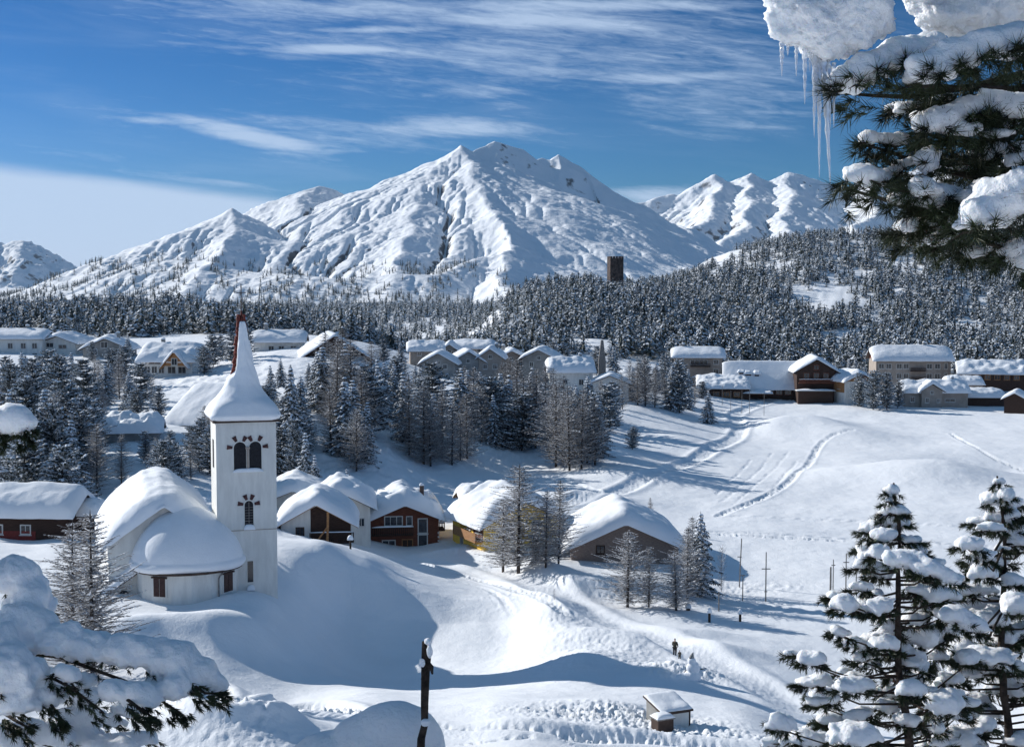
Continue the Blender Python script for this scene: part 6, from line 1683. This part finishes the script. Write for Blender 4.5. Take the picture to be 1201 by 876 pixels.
def person(p, h, rot, label, coat, legs, hat):
    s = h / 1.75
    root = empty('person', p, rot, label, 'person'); root.scale = (s, s, s)
    J = [(0, 0, .95, .13), (0, 0, 1.15, .13), (0, 0, 1.38, .14), (0, 0, 1.50, .055), (0, -.01, 1.60, .085), (0, 0, 1.70, .07),
         (.19, 0, 1.38, .06), (.25, -.06, 1.12, .045), (.21, -.22, .95, .035), (.19, -.28, .90, .035),
         (-.19, 0, 1.38, .06), (-.25, -.04, 1.12, .045), (-.22, -.18, .93, .035), (-.20, -.24, .88, .035),
         (.10, 0, .88, .085), (.11, -.03, .48, .06), (.11, .02, .08, .045), (.11, -.12, .03, .04),
         (-.10, 0, .88, .085), (-.11, .03, .48, .06), (-.11, .06, .08, .045), (-.11, -.08, .03, .04)]
    E = [(0, 1), (1, 2), (2, 3), (3, 4), (4, 5), (2, 6), (6, 7), (7, 8), (8, 9), (2, 10), (10, 11), (11, 12), (12, 13), (0, 14), (14, 15), (15, 16), (16, 17), (0, 18), (18, 19), (19, 20), (20, 21)]
    skin_part('body', J, E, M['skin'], root)
    skin_part('jacket', [(0, 0, .82, .19), (0, 0, 1.1, .17), (0, 0, 1.38, .17), (0, .01, 1.49, .10), (.20, 0, 1.38, .085), (.27, -.06, 1.12, .07), (.22, -.20, .97, .055), (-.20, 0, 1.38, .085), (-.27, -.04, 1.12, .07), (-.23, -.16, .95, .055)],
              [(0, 1), (1, 2), (2, 3), (2, 4), (4, 5), (5, 6), (2, 7), (7, 8), (8, 9)], coat, root)
    skin_part('trousers', [(0, 0, .92, .15), (.11, 0, .84, .115), (.115, -.03, .48, .085), (.115, .02, .10, .07), (-.11, 0, .84, .115), (-.115, .03, .48, .085), (-.115, .06, .10, .07)], [(0, 1), (1, 2), (2, 3), (0, 4), (4, 5), (5, 6)], legs, root)
    skin_part('cap', [(0, .01, 1.66, .10), (0, .01, 1.72, .09), (0, .01, 1.77, .04)], [(0, 1), (1, 2)], hat, root)
    return root
pp = ground_at(792, 771); person(pp + Vector((0, .3, 0)), 1.45, R(150), 'person in a dark olive jacket standing on the bank above the path', M['coat'], M['black'], M['black'])
pp = ground_at(797, 775); person(pp, .85, R(190), 'small child in a grey-brown jacket in front of the adult on the bank', M['coat2'], M['coat2'], M['coat'])
sp_ = ground_at(813, 797)
smn = empty('snowman', sp_, 0, 'snowman with stick arm and pale pointed hat on the bank above the path', 'snowman')
snow_heap('body', [(Vector((-.05, 0, .25)), .62, .55, .5, 0, 0), (Vector((-.02, 0, .85)), .48, .44, .5, 0, 0), (Vector((-.12, 0, 1.35)), .30, .3, .3, 0, 0), (Vector((-.7, .1, .1)), .5, .5, .35, 0, 0)], .04, smn, 'snow_roof', .04, .3, 1.0)
m = MB(); m.tube([(.35, 0, .75), (.7, 0, .78), (.92, 0, .86)], [.035, .03, .012], 6); m.build('stick_arm', M['bark'], smn)
m = MB(); m.tube([(-.13, 0, 1.55), (-.10, 0, 1.75), (-.02, 0, 2.0)], [.20, .14, .02], 9); m.build('hat', M['plaster_grey'], smn, True)
p = ground_at(806, 791); bg = empty('bag', p, 0, 'small dark red bag lying in the snow left of the snowman', 'bag')
m = MB(); m.tube([(-.25, 0, .12), (-.1, 0, .16), (.1, 0, .15), (.25, 0, .1)], [.06, .17, .16, .05], 9); m.build('pouch', M['shutter'], bg, True)
m = MB(); m.tube([(-.12, 0, .3), (-.06, 0, .42), (.06, 0, .42), (.12, 0, .3)], [.015] * 4, 6); m.build('strap', M['black'], bg)
# ------------------------------------------------------------------ thin mountain air
hz = MB(); hz.box(-12000, 12000, -300, 11600, -45, 1250); haze = hz.build('haze', M['black'])
tag(haze, kind='stuff')
hm_ = bpy.data.materials.new('thin_air'); hm_.use_nodes = True
t_ = hm_.node_tree; t_.nodes.clear()
pv = t_.nodes.new('ShaderNodeVolumePrincipled'); mo = t_.nodes.new('ShaderNodeOutputMaterial')
pv.inputs['Color'].default_value = (0.62, 0.80, 1.0, 1); pv.inputs['Density'].default_value = 0.000013; pv.inputs['Anisotropy'].default_value = 0.1
t_.links.new(pv.outputs[0], mo.inputs['Volume'])
haze.data.materials.clear(); haze.data.materials.append(hm_)
